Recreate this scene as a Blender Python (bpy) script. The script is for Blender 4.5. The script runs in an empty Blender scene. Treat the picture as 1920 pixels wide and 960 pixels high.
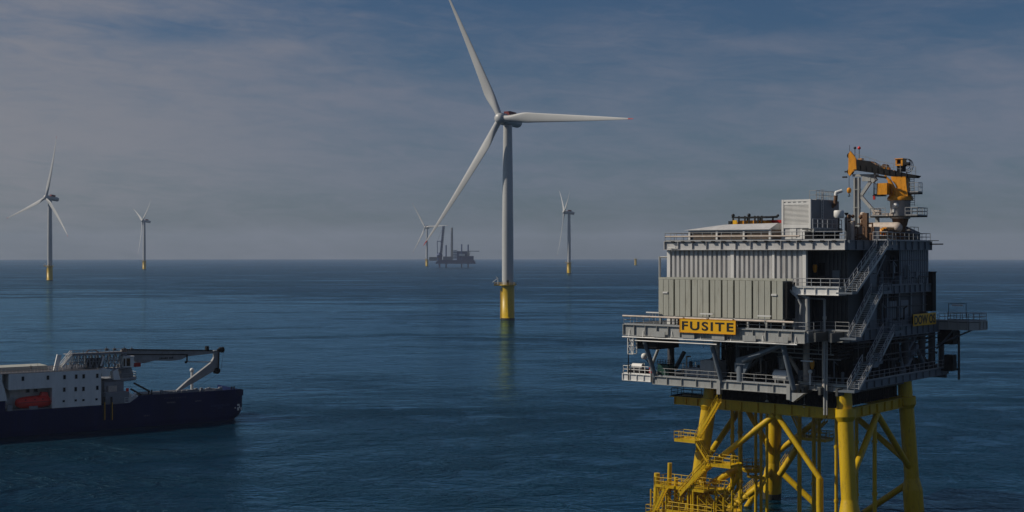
import bpy, math, random
from math import sin, cos, pi, radians, atan2, sqrt
from mathutils import Vector, Matrix

# ------------------------------------------------------------------ camera, light, exposure
SC = bpy.context.scene
COL = SC.collection
F, HOR, CZ = 2500.0, 473.0, 37.0          # focal length in photo pixels, horizon row, camera height
RE = 2.74e6                               # radius of the curved sea
SUN_AZ, SUN_EL = radians(-87), radians(38)

cam = bpy.data.cameras.new('camera'); cam_o = bpy.data.objects.new('camera', cam); COL.objects.link(cam_o)
cam_o.location = (0, 0, CZ); cam_o.rotation_euler = (radians(90), 0, 0)
cam.sensor_width = 36; cam.lens = F / 1920 * 36; cam.shift_y = (HOR - 480) / 1920
cam.clip_start = 0.5; cam.clip_end = 60000
SC.camera = cam_o

w = bpy.data.worlds.new('World'); SC.world = w; w.use_nodes = True
nt = w.node_tree; nt.nodes.clear(); N = nt.nodes.new; L = nt.links.new
def mth(op, a, b=None, c=None, clamp=False, t=None):
    t = t or nt
    n = t.nodes.new('ShaderNodeMath'); n.operation = op; n.use_clamp = clamp
    for i, v in enumerate((a, b, c)):
        if v is None: continue
        if isinstance(v, (int, float)): n.inputs[i].default_value = v
        else: t.links.new(v, n.inputs[i])
    return n.outputs[0]
sky = N('ShaderNodeTexSky'); sky.sky_type = 'NISHITA'; sky.sun_disc = False
sky.sun_elevation = SUN_EL; sky.sun_rotation = SUN_AZ % (2 * pi)
sky.air_density = 1.0; sky.dust_density = 1.2; sky.ozone_density = 2.2; sky.altitude = 0
tc = N('ShaderNodeTexCoord'); sp = N('ShaderNodeSeparateXYZ'); L(tc.outputs['Generated'], sp.inputs[0])
X, Y, Z = sp.outputs
az = mth('ARCTAN2', X, Y); el = mth('ARCSINE', Z)
def gauss(ca, ce, sa, se):     # a soft patch of cloud / clear sky at an azimuth and elevation (degrees)
    a = mth('DIVIDE', mth('SUBTRACT', az, radians(ca)), radians(sa)); e = mth('DIVIDE', mth('SUBTRACT', el, radians(ce)), radians(se))
    r = mth('ADD', mth('MULTIPLY', a, a), mth('MULTIPLY', e, e))
    return mth('EXPONENT', mth('MULTIPLY', r, -1.0))
def noise(sx, sy, scale, det, off=0.0, dist=0.0, rough=0.55):
    c = N('ShaderNodeCombineXYZ'); L(mth('MULTIPLY', az, sx), c.inputs[0]); L(mth('MULTIPLY', mth('ADD', el, mth('MULTIPLY', az, 0.06)), sy), c.inputs[1]); c.inputs[2].default_value = off
    n = N('ShaderNodeTexNoise'); n.inputs['Scale'].default_value = scale; n.inputs['Detail'].default_value = det
    n.inputs['Roughness'].default_value = rough; n.inputs['Distortion'].default_value = dist; L(c.outputs[0], n.inputs['Vector'])
    return n.outputs[0]
big = noise(1, 3.6, 7.0, 5, 2.3, 0.5)
fine = noise(1, 5.5, 19.0, 8, 7.1, 1.2, 0.62)
fil = noise(1, 2.4, 60.0, 6, 4.4, 1.8, 0.6)
v = mth('ADD', mth('MULTIPLY', big, 0.85), mth('ADD', mth('MULTIPLY', fine, 0.58), mth('MULTIPLY', fil, 0.15)))
v = mth('ADD', v, mth('MULTIPLY', gauss(-17, 7.5, 12, 5), 0.22))
v = mth('ADD', v, mth('MULTIPLY', gauss(-30, 4, 26, 5), 0.22))
v = mth('ADD', v, mth('MULTIPLY', gauss(0, 4.8, 120, 3.0), 0.11))
for g in ((-15, 9.2, 4.5, .55, -.30), (-4, 10.8, 5, 1.0, -.2), (9, 10.2, 14, 2.0, -.20), (11.0, 8.7, 3.2, .5, .30), (-9.7, 8.6, 1.2, .3, .26), (-6.5, 6.5, 4.0, .5, .10), (20, 5.6, 7, 2.2, .24)):
    v = mth('ADD', v, mth('MULTIPLY', gauss(*g[:4]), g[4]))
mask = N('ShaderNodeMapRange'); mask.interpolation_type = 'SMOOTHSTEP'
L(v, mask.inputs[0]); mask.inputs[1].default_value = 0.46; mask.inputs[2].default_value = 1.36; mask.inputs[3].default_value = 0; mask.inputs[4].default_value = 0.8
SKYT = (0.50, 0.77, 1.06)
tint = N('ShaderNodeMix'); tint.data_type = 'RGBA'; tint.blend_type = 'MULTIPLY'; tint.inputs[0].default_value = 1
L(sky.outputs[0], tint.inputs[6]); tint.inputs[7].default_value = (*SKYT, 1)
mx = N('ShaderNodeMix'); mx.data_type = 'RGBA'; L(mask.outputs[0], mx.inputs[0]); L(tint.outputs[2], mx.inputs[6]); cc = N('ShaderNodeMix'); cc.data_type = 'RGBA'; cc.inputs[6].default_value = (4.6, 5.1, 6.7, 1); cc.inputs[7].default_value = (6.9, 6.7, 7.3, 1)
am = N('ShaderNodeMapRange'); am.interpolation_type = 'SMOOTHSTEP'; L(az, am.inputs[0]); am.inputs[1].default_value = radians(0); am.inputs[2].default_value = radians(-24); L(am.outputs[0], cc.inputs[0]); L(cc.outputs[2], mx.inputs[7])
bg = N('ShaderNodeBackground'); bg.inputs[1].default_value = 0.05; L(mx.outputs[2], bg.inputs[0])
wo = N('ShaderNodeOutputWorld'); L(bg.outputs[0], wo.inputs[0])

sun = bpy.data.lights.new('sun', 'SUN'); sun.energy = 5.0; sun.angle = radians(0.5); sun.color = (1.0, 0.90, 0.76)
sun_o = bpy.data.objects.new('sun', sun); COL.objects.link(sun_o)
sd = Vector((sin(SUN_AZ) * cos(SUN_EL), cos(SUN_AZ) * cos(SUN_EL), sin(SUN_EL)))
sun_o.rotation_euler = sd.to_track_quat('Z', 'Y').to_euler()

vs = SC.view_settings; vs.view_transform = 'Standard'; vs.look = 'None'; vs.exposure = -0.5; vs.gamma = 1; vs.use_curve_mapping = False
SC.render.engine = 'CYCLES'; cy = SC.cycles
cy.use_denoising = True; cy.max_bounces = 6; cy.volume_bounces = 0; cy.transparent_max_bounces = 8
cy.use_adaptive_sampling = True; cy.adaptive_threshold = 0.01; cy.sample_clamp_indirect = 6
cy.caustics_reflective = False; cy.caustics_refractive = False

# ------------------------------------------------------------------ materials
def mat(name, col, rough=0.55, metal=0.0, var=0.12, scale=0.6, dirt=None, dirt_amt=0.35, spec=0.4, streak=False, bump=0.0):
    m = bpy.data.materials.new(name); m.use_nodes = True; t = m.node_tree; b = t.nodes['Principled BSDF']
    b.inputs['Roughness'].default_value = rough; b.inputs['Metallic'].default_value = metal; b.inputs['Specular IOR Level'].default_value = spec
    co = t.nodes.new('ShaderNodeTexCoord'); mp = t.nodes.new('ShaderNodeMapping'); t.links.new(co.outputs['Object'], mp.inputs[0])
    mp.inputs['Scale'].default_value = (1, 1, 0.18 if streak else 1)
    n = t.nodes.new('ShaderNodeTexNoise'); n.inputs['Scale'].default_value = scale; n.inputs['Detail'].default_value = 7; n.inputs['Roughness'].default_value = 0.65
    t.links.new(mp.outputs[0], n.inputs['Vector'])
    r = t.nodes.new('ShaderNodeValToRGB'); t.links.new(n.outputs[0], r.inputs[0])
    c = Vector(col); r.color_ramp.elements[0].position = 0.3; r.color_ramp.elements[1].position = 0.7
    r.color_ramp.elements[0].color = (*(c * (1 - var)), 1); r.color_ramp.elements[1].color = (*(c * (1 + var * 0.6)), 1)
    out = r.outputs[0]
    if dirt:
        n2 = t.nodes.new('ShaderNodeTexNoise'); n2.inputs['Scale'].default_value = scale * 3.1; n2.inputs['Detail'].default_value = 9; n2.inputs['Roughness'].default_value = 0.72
        t.links.new(mp.outputs[0], n2.inputs['Vector'])
        k = t.nodes.new('ShaderNodeMapRange'); t.links.new(n2.outputs[0], k.inputs[0]); k.inputs[1].default_value = 0.52; k.inputs[2].default_value = 0.72; k.inputs[4].default_value = dirt_amt
        x = t.nodes.new('ShaderNodeMix'); x.data_type = 'RGBA'; t.links.new(k.outputs[0], x.inputs[0]); t.links.new(out, x.inputs[6]); x.inputs[7].default_value = (*dirt, 1)
        out = x.outputs[2]
    t.links.new(out, b.inputs['Base Color'])
    q = t.nodes.new('ShaderNodeMapRange'); t.links.new(n.outputs[0], q.inputs[0]); q.inputs[3].default_value = max(0, rough - .1); q.inputs[4].default_value = min(1, rough + .12); t.links.new(q.outputs[0], b.inputs['Roughness'])
    return m
RUST = (0.12, 0.05, 0.025)
M = dict(
    white=mat('white_paint', (.72, .72, .70), .45, dirt=(.35, .3, .24), dirt_amt=.25, streak=True),
    turb=mat('turbine_coat', (.46, .47, .47), .38, var=.06, scale=.15, dirt=(.45, .43, .4), dirt_amt=.15, streak=True),
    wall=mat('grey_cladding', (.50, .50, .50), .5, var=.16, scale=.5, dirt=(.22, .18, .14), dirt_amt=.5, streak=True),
    rad=mat('radiator_paint', (.40, .405, .35), .5, var=.1, dirt=(.16, .14, .10), dirt_amt=.5, streak=True),
    steel=mat('pale_steel_paint', (.36, .37, .36), .45, var=.18, scale=.9, dirt=RUST, dirt_amt=.5, streak=True),
    steel_b=mat('blue_grey_steel_and_shade', (.13, .155, .185), .45, var=.15, dirt=(.1, .1, .1)),  # own blue-grey on some parts; on the side face a darkened steel imitating shade
    galv=mat('galvanised_steel', (.42, .43, .44), .42, .5, var=.2, scale=3),
    rail=mat('rail_steel', (.33, .34, .35), .45, .3, var=.2, scale=3),
    dark=mat('dark_steel_and_shade', (.010, .011, .013), .75, var=.4, scale=.8, dirt=(.04, .03, .025), spec=.15),  # real dark parts, plus painted shade of the cable deck and lower rooms
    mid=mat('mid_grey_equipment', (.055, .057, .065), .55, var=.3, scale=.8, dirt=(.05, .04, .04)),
    black=mat('black_rubber', (.015, .015, .018), .7),
    yellow=mat('yellow_jacket_paint', (.56, .365, .003), .42, var=.10, scale=.9, dirt=(.13, .065, .015), dirt_amt=.7, streak=True),
    crane_y=mat('crane_yellow', (.72, .29, .008), .42, var=.2, scale=1.6, dirt=(.10, .04, .015), dirt_amt=.8, streak=True),
    sign=mat('sign_yellow', (.80, .43, .01), .4, var=.04),
    dkred=mat('dark_red_paint', (.16, .008, .012), .5),
    boomgrey=mat('crane_boom_grey', (.26, .265, .27), .5, var=.2, dirt=(.12, .08, .06), dirt_amt=.6),
    red=mat('red_paint', (.45, .02, .02), .45, var=.2, dirt=(.2, .04, .03)),
    orange=mat('lifeboat_orange_red', (.75, .03, .02), .35, var=.12, scale=1.5, dirt=(.35, .05, .04)),
    navy=mat('navy_hull_paint', (.001, .009, .062), .5, var=.25, scale=.3, dirt=(.008, .012, .03), streak=True, spec=.12),
    navyfade=mat('antifouling', (.02, .012, .018), .6),
    glass=mat('dark_glass', (.01, .012, .016), .08, var=.2, spec=.3),
    brown=mat('brown_louvre', (.20, .155, .12), .6, var=.3, scale=2, dirt=(.08, .06, .05)),
    rusty=mat('rust_pipe', (.16, .085, .045), .75, var=.4, scale=3, dirt=(.3, .2, .12)),
    green=mat('green_cabinet', (.01, .06, .045), .5),
    deck=mat('deck_plate', (.07, .075, .075), .7, var=.3, dirt=(.06, .05, .04)),
    blue=mat('vessel_blue', (.008, .04, .15), .5, var=.2),
    shipgrey=mat('ship_grey', (.22, .23, .25), .5, var=.2, dirt=(.12, .08, .06)),
    ink=mat('black_lettering', (.008, .008, .008), .5),
    beige=mat('tank_cream', (.55, .47, .40), .5, var=.25, scale=1.5, dirt=(.2, .12, .08), dirt_amt=.5),
    slime=mat('marine_growth', (.03, .03, .018), .8, var=.5, scale=2),
)

# ------------------------------------------------------------------ mesh helper
class MB:
    def __init__(s): s.v = []; s.f = []; s.sm = []
    def add(s, vs, fs, smooth=False):
        k = len(s.v); s.v += [tuple(p) for p in vs]; s.f += [tuple(i + k for i in f) for f in fs]; s.sm += [smooth] * len(fs)
        return s
    def box(s, x0, y0, z0, x1, y1, z1):
        x0, x1 = min(x0, x1), max(x0, x1); y0, y1 = min(y0, y1), max(y0, y1); z0, z1 = min(z0, z1), max(z0, z1)
        return s.add([(x0, y0, z0), (x1, y0, z0), (x1, y1, z0), (x0, y1, z0), (x0, y0, z1), (x1, y0, z1), (x1, y1, z1), (x0, y1, z1)],
              [(0, 3, 2, 1), (4, 5, 6, 7), (0, 1, 5, 4), (1, 2, 6, 5), (2, 3, 7, 6), (3, 0, 4, 7)])
    def tube(s, p, q, r, r2=None, n=10, cap=True):
        p, q = Vector(p), Vector(q); r2 = r if r2 is None else r2; d = (q - p)
        if d.length < 1e-6: return s
        d.normalize(); a = d.orthogonal().normalized(); b = d.cross(a)
        if abs(d.z) < .9: a = d.cross(Vector((0, 0, 1))).normalized(); b = a.cross(d) * -1
        if a.cross(b).dot(d) < 0: b = -b
        A = [p + (a * cos(2 * pi * i / n) + b * sin(2 * pi * i / n)) * r for i in range(n)]
        B = [q + (a * cos(2 * pi * i / n) + b * sin(2 * pi * i / n)) * r2 for i in range(n)]
        s.add(A + B, [(i, (i + 1) % n, n + (i + 1) % n, n + i) for i in range(n)], n > 5)
        if cap: s.add(A, [tuple(range(n - 1, -1, -1))]); s.add(B, [tuple(range(n))])
        return s
    def path(s, pts, r, n=8):
        for a, b in zip(pts, pts[1:]): s.tube(a, b, r, n=n)
        for a in pts[1:-1]: s.ball(a, r, 8, 5)
        return s
    def ball(s, c, r, n=12, k=8, sz=1.0):
        c = Vector(c); vs = []; fs = []
        for j in range(k + 1):
            t = pi * j / k
            for i in range(n): vs.append(c + Vector((sin(t) * cos(2 * pi * i / n) * r, sin(t) * sin(2 * pi * i / n) * r, cos(t) * r * sz)))
        for j in range(k):
            for i in range(n): fs.append((j * n + i, (j + 1) * n + i, (j + 1) * n + (i + 1) % n, j * n + (i + 1) % n))
        return s.add(vs, fs, True)
    def beam(s, p, q, wd, h, up=(0, 0, 1)):    # rectangular bar: wd sideways, h along up
        p, q, up = Vector(p), Vector(q), Vector(up); d = (q - p).normalized()
        if abs(d.dot(up)) > .98: up = Vector((0, 1, 0))
        a = d.cross(up).normalized(); b = a.cross(d)
        c = [(-1, -1), (1, -1), (1, 1), (-1, 1)]
        V = [e + a * wd / 2 * i + b * h / 2 * j for e in (p, q) for i, j in c]
        return s.add(V, [(3, 2, 1, 0), (4, 5, 6, 7), (0, 1, 5, 4), (1, 2, 6, 5), (2, 3, 7, 6), (3, 0, 4, 7)])
    def prism(s, poly, d):      # closed polygon (3d points) pushed by vector d
        n = len(poly); d = Vector(d); A = [Vector(p) for p in poly]; B = [p + d for p in A]
        nrm = Vector((0, 0, 0))
        for i in range(n): nrm += A[i].cross(A[(i + 1) % n])
        if nrm.dot(d) > 0: A, B = B, A
        return s.add(A + B, [tuple(range(n)), tuple(range(2 * n - 1, n - 1, -1))] + [(i, n + i, n + (i + 1) % n, (i + 1) % n) for i in range(n)])
    def lathe(s, prof, n=32, c=(0, 0)):   # (r, z) pairs upward
        vs = [(c[0] + r * cos(2 * pi * i / n), c[1] + r * sin(2 * pi * i / n), z) for r, z in prof for i in range(n)]
        fs = [(j * n + i, j * n + (i + 1) % n, (j + 1) * n + (i + 1) % n, (j + 1) * n + i) for j in range(len(prof) - 1) for i in range(n)]
        s.add(vs, fs, True); s.add(vs[:n], [tuple(range(n - 1, -1, -1))]); s.add(vs[-n:], [tuple(range(n))])
        return s
    def girder(s, p, q, h, wd=.35, t=.06, st=1.9):   # I-girder from p to q, top at p.z, with web stiffeners
        p, q = Vector(p), Vector(q); up = Vector((0, 0, 1)); ln = (q - p).length; d = (q - p) / ln
        s.beam(p - up * t / 2, q - up * t / 2, wd, t); s.beam(p - up * (h - t / 2), q - up * (h - t / 2), wd, t)
        s.beam(p - up * h / 2, q - up * h / 2, t, h - 2 * t)
        k = max(1, round(ln / st))
        for i in range(k + 1):
            c = p + d * (ln * i / k if 0 < i < k else (t / 2 if i == 0 else ln - t / 2))
            a = c - up * t; b = c - up * (h - t); s.beam(a, b, wd * .9, .05, up=d)
        return s
    def rail(s, pts, h=1.1, r=.038, st=1.5, n=4, rr=None):    # handrail with posts, knee rail and toe board
        rr = rr or r
        for a, b in zip(pts, pts[1:]):
            a, b = Vector(a), Vector(b); ln = (b - a).length; k = max(1, round(ln / st)); up = Vector((0, 0, 1))
            for i in range(k + 1):
                c = a + (b - a) * i / k; s.tube(c, c + up * h, r, n=n, cap=False)
            s.tube(a + up * h, b + up * h, rr, n=n); s.tube(a + up * h * .55, b + up * h * .55, r * .9, n=n)
            s.beam(a + up * .08, b + up * .08, .02, .15)
        return s
    def truss(s, p, q, wd, h, r, bays, up=(0, 0, 1)):
        p, q, up = Vector(p), Vector(q), Vector(up); d = (q - p).normalized(); a = d.cross(up).normalized() * wd / 2; b = up * h / 2
        cs = [-a - b, a - b, a + b, -a + b]
        for c in cs: s.tube(p + c, q + c, r, n=5)
        for i in range(bays + 1):
            m = p + (q - p) * i / bays
            for j in range(4): s.tube(m + cs[j], m + cs[(j + 1) % 4], r * .6, n=4)
            if i < bays:
                m2 = p + (q - p) * (i + 1) / bays
                for j in range(4): s.tube(m + cs[j], m2 + cs[(j + 1) % 4], r * .6, n=4)
        return s
    def build(s, name, m, parent=None, **kw):
        me = bpy.data.meshes.new(name); me.from_pydata(s.v, [], s.f); me.polygons.foreach_set('use_smooth', s.sm); me.update()
        me.materials.append(M[m] if isinstance(m, str) else m)
        o = bpy.data.objects.new(name, me); COL.objects.link(o)
        if parent: o.parent = parent
        if kw: tag(o, **kw)
        return o
def tag(o, label=None, cat=None, group=None, kind=None):
    if label: o['label'] = label
    if cat: o['category'] = cat
    if group: o['group'] = group
    if kind: o['kind'] = kind
    return o
def thing(name, label, cat, loc=(0, 0, 0), rz=0, group=None):
    o = bpy.data.objects.new(name, None); COL.objects.link(o); o.location = loc; o.rotation_euler = (0, 0, rz); o.empty_display_size = .5
    return tag(o, label, cat, group)
def text(name, body, size, m, parent, mx, ext=.01, off=0.0, fit=1.0, space=1.0):
    c = bpy.data.curves.new(name, 'FONT'); c.body = body; c.size = size; c.extrude = ext; c.offset = off; c.align_x = 'CENTER'; c.align_y = 'CENTER'; c.space_character = space
    c.materials.append(M[m]); o = bpy.data.objects.new(name, c)
    COL.objects.link(o); bpy.context.view_layer.update()
    me = bpy.data.meshes.new_from_object(o); bpy.data.objects.remove(o)
    xs = [v.co.x for v in me.vertices]; ys = [v.co.y for v in me.vertices]; w_ = max(xs) - min(xs)
    me.transform(mx @ Matrix.Diagonal((fit / w_, size / (max(ys) - min(ys)), 1, 1)) @ Matrix.Translation((-(max(xs) + min(xs)) / 2, -(max(ys) + min(ys)) / 2, 0)))
    o = bpy.data.objects.new(name, me); COL.objects.link(o); o.parent = parent
    return o
class Fr:       # a ground frame: turns a photo pixel on one of its vertical planes into metres
    def __init__(s, ox, oy, ang): s.o = (ox, oy); s.ang = ang; s.A = (cos(ang), sin(ang)); s.B = (-sin(ang), cos(ang))
    def fx(s, px, py, b=0):
        k = (px - 960) / F; ox, oy = s.o
        a = (k * (oy + b * s.B[1]) - ox - b * s.B[0]) / (s.A[0] - k * s.A[1])
        return Vector((a, b, CZ - (py - HOR) / F * (oy + a * s.A[1] + b * s.B[1])))
    def fy(s, px, py, a=0):
        k = (px - 960) / F; ox, oy = s.o
        b = (k * (oy + a * s.A[1]) - ox - a * s.A[0]) / (s.B[0] - k * s.B[1])
        return Vector((a, b, CZ - (py - HOR) / F * (oy + a * s.A[1] + b * s.B[1])))
def sea_z(x, y): return -(x * x + y * y) / (2 * RE)

# ------------------------------------------------------------------ sea
ms = bpy.data.materials.new('sea_water'); ms.use_nodes = True; t = ms.node_tree; b = t.nodes['Principled BSDF']
t.nodes.remove(b); dif = t.nodes.new('ShaderNodeBsdfDiffuse'); gl = t.nodes.new('ShaderNodeBsdfGlossy'); fre = t.nodes.new('ShaderNodeFresnel'); mixs = t.nodes.new('ShaderNodeMixShader')
gl.inputs['Color'].default_value = (.40, .74, 1.0, 1); fre.inputs[0].default_value = 1.175; gl.distribution = 'GGX'
t.links.new(fre.outputs[0], mixs.inputs[0]); t.links.new(dif.outputs[0], mixs.inputs[1]); t.links.new(gl.outputs[0], mixs.inputs[2]); t.links.new(mixs.outputs[0], t.nodes['Material Output'].inputs['Surface'])
co = t.nodes.new('ShaderNodeTexCoord')
def sn(scale, sx, sy, det, dist=.3, rot=0.0, rough=.55):
    mp = t.nodes.new('ShaderNodeMapping'); t.links.new(co.outputs['Object'], mp.inputs[0]); mp.inputs['Scale'].default_value = (sx, sy, 1); mp.inputs['Rotation'].default_value = (0, 0, rot)
    n = t.nodes.new('ShaderNodeTexNoise'); n.inputs['Scale'].default_value = scale; n.inputs['Detail'].default_value = det; n.inputs['Distortion'].default_value = dist; n.inputs['Roughness'].default_value = rough
    t.links.new(mp.outputs[0], n.inputs['Vector']); return n.outputs[0]
streak = sn(1, 1 / 420, 1 / 130, 6, 1.4, radians(6), .65)
patch = sn(1, 1 / 100, 1 / 48, 6, 1.2, radians(-4), .65)
k = t.nodes.new('ShaderNodeMapRange'); k.interpolation_type = 'SMOOTHSTEP'
xyz = t.nodes.new('ShaderNodeSeparateXYZ'); t.links.new(co.outputs['Object'], xyz.inputs[0])
def spot(cx, cy, sx, sy, amt):
    a = mth('DIVIDE', mth('SUBTRACT', xyz.outputs[0], cx, t=t), sx, t=t); e = mth('DIVIDE', mth('SUBTRACT', xyz.outputs[1], cy, t=t), sy, t=t)
    return mth('MULTIPLY', mth('EXPONENT', mth('MULTIPLY', mth('ADD', mth('MULTIPLY', a, a, t=t), mth('MULTIPLY', e, e, t=t), t=t), -1.0, t=t), t=t), amt, t=t)
kk = mth('ADD', mth('MULTIPLY', streak, .62, t=t), mth('MULTIPLY', patch, .38, t=t), t=t)
for q in ((-420, 760, 380, 330, -.24), (-120, 420, 110, 110, -.13), (120, 700, 260, 120, -.06), (700, 1000, 300, 250, -.06), (60, 290, 400, 70, .05), (0, 2600, 3000, 700, .05)): kk = mth('ADD', kk, spot(*q), t=t)
t.links.new(kk, k.inputs[0]); k.inputs[1].default_value = .38; k.inputs[2].default_value = .60; k.inputs[3].default_value = .32; k.inputs[4].default_value = 1.75
h = mth('ADD', mth('MULTIPLY', sn(1, 1 / 6.5, 1 / 5.2, 4, .5, radians(20)), .62, t=t), mth('MULTIPLY', sn(1, 1 / 1.9, 1 / 1.6, 6, .6, radians(-32), .65), .36, t=t), t=t)
cat = t.nodes.new('ShaderNodeMapRange'); cat.interpolation_type = 'SMOOTHSTEP'; t.links.new(mth('ADD', mth('MULTIPLY', sn(1, 1 / 24., 1 / 20., 6, .8, radians(25), .7), .6, t=t), mth('MULTIPLY', sn(1, 1 / 9., 1 / 8., 4, .6, radians(-30), .6), .4, t=t), t=t), cat.inputs[0]); cat.inputs[1].default_value = .40; cat.inputs[2].default_value = .60; cat.inputs[3].default_value = .45; cat.inputs[4].default_value = 1.7
h = mth('MULTIPLY', h, cat.outputs[0], t=t)
h = mth('ADD', h, mth('MULTIPLY', sn(1, 1 / 42., 1 / 17., 3, .4, radians(4)), .38, t=t), t=t)
bp = t.nodes.new('ShaderNodeBump'); bp.inputs['Distance'].default_value = 1.0
t.links.new(mth('MULTIPLY', h, k.outputs[0], t=t), bp.inputs['Height']); bp.inputs['Strength'].default_value = 1.0
for nd in (gl, fre, dif): t.links.new(bp.outputs[0], nd.inputs['Normal'])
tc_ = t.nodes.new('ShaderNodeMix'); tc_.data_type = 'RGBA'; tc_.inputs[6].default_value = (.0006, .013, .034, 1); tc_.inputs[7].default_value = (.0015, .024, .040, 1); t.links.new(sn(1, 1 / 260, 1 / 130, 4), tc_.inputs[0]); t.links.new(tc_.outputs[2], dif.inputs[0])
rr = t.nodes.new('ShaderNodeMapRange'); t.links.new(k.outputs[0], rr.inputs[0]); rr.inputs[1].default_value = .45; rr.inputs[2].default_value = 1.25; rr.inputs[3].default_value = .10; rr.inputs[4].default_value = .22; t.links.new(rr.outputs[0], gl.inputs['Roughness'])
rings = [0.0] + [30 * (15000 / 30) ** (i / 90) for i in range(91)]; SEG = 288
vv = [(0, 0, 0)]; ff = []
for r in rings[1:]:
    for i in range(SEG): a = 2 * pi * i / SEG; vv.append((r * cos(a), r * sin(a), -r * r / (2 * RE)))
for i in range(SEG): ff.append((0, 1 + i, 1 + (i + 1) % SEG))
for j in range(len(rings) - 2):
    for i in range(SEG):
        q = 1 + j * SEG; ff.append((q + i, q + SEG + i, q + SEG + (i + 1) % SEG, q + (i + 1) % SEG))
MB().add(vv, ff, True).build('sea', ms, kind='structure', label='dark blue rippled sea with pale calm streaks')

hz = bpy.data.materials.new('haze_air'); hz.use_nodes = True; t = hz.node_tree; t.nodes.clear()
pv = t.nodes.new('ShaderNodeVolumePrincipled'); pv.inputs['Density'].default_value = 6.0e-5; pv.inputs['Color'].default_value = (.66, .77, .96, 1); pv.inputs['Anisotropy'].default_value = 0.0
mo = t.nodes.new('ShaderNodeOutputMaterial'); t.links.new(pv.outputs[0], mo.inputs['Volume'])
MB().box(-15500, -15500, -45, 15500, 15500, 240).build('haze', hz, kind='stuff', label='thin pale sea haze')

# ------------------------------------------------------------------ wind turbines
def blade_mesh(R, c0, c1, mbr):
    n = 20; K = 26; vs = []; fs = []; s0, s1 = c0, c1
    for j in range(K + 1):
        s_ = s0 + (s1 - s0) * j / K; r = R * s_
        if s_ < .2: u = max(0, (s_ - .035) / .165); u = u * u * (3 - 2 * u); ch = 3.4 + (5.6 - 3.4) * u; th = 1.0 - .68 * u
        else: u = (s_ - .2) / .8; ch = 5.6 * (1 - u) ** .82 * .93 + .25; ch = 5.6 + (ch - 5.6) * min(1, u / .06) if u < .06 else ch; u2 = u; th = .32 - .16 * u2; u = 1
        if s_ < .2: uu = u
        else: uu = 1
        tw = radians(18 * (1 - s_) ** 2 - 1); pre = -4.2 * s_ ** 2.2
        for i in range(n):
            a = 2 * pi * i / n; cx = cos(a); cyy = sin(a)
            # airfoil-like: thicker towards leading edge
            px = (cx * .5 - .12 * uu) * ch; py = cyy * .5 * th * ch * (1 - .45 * uu * (0.5 - cx * .5) * 1.3)
            x = px * cos(tw) - py * sin(tw); y = px * sin(tw) + py * cos(tw)
            vs.append((x, y + pre, r))
    for j in range(K):
        for i in range(n): fs.append((j * n + i, j * n + (i + 1) % n, (j + 1) * n + (i + 1) % n, (j + 1) * n + i))
    mbr.add(vs, fs, True); mbr.add(vs[-n:], [tuple(range(n))]); mbr.add(vs[:n], [tuple(range(n - 1, -1, -1))])
    return mbr
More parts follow.
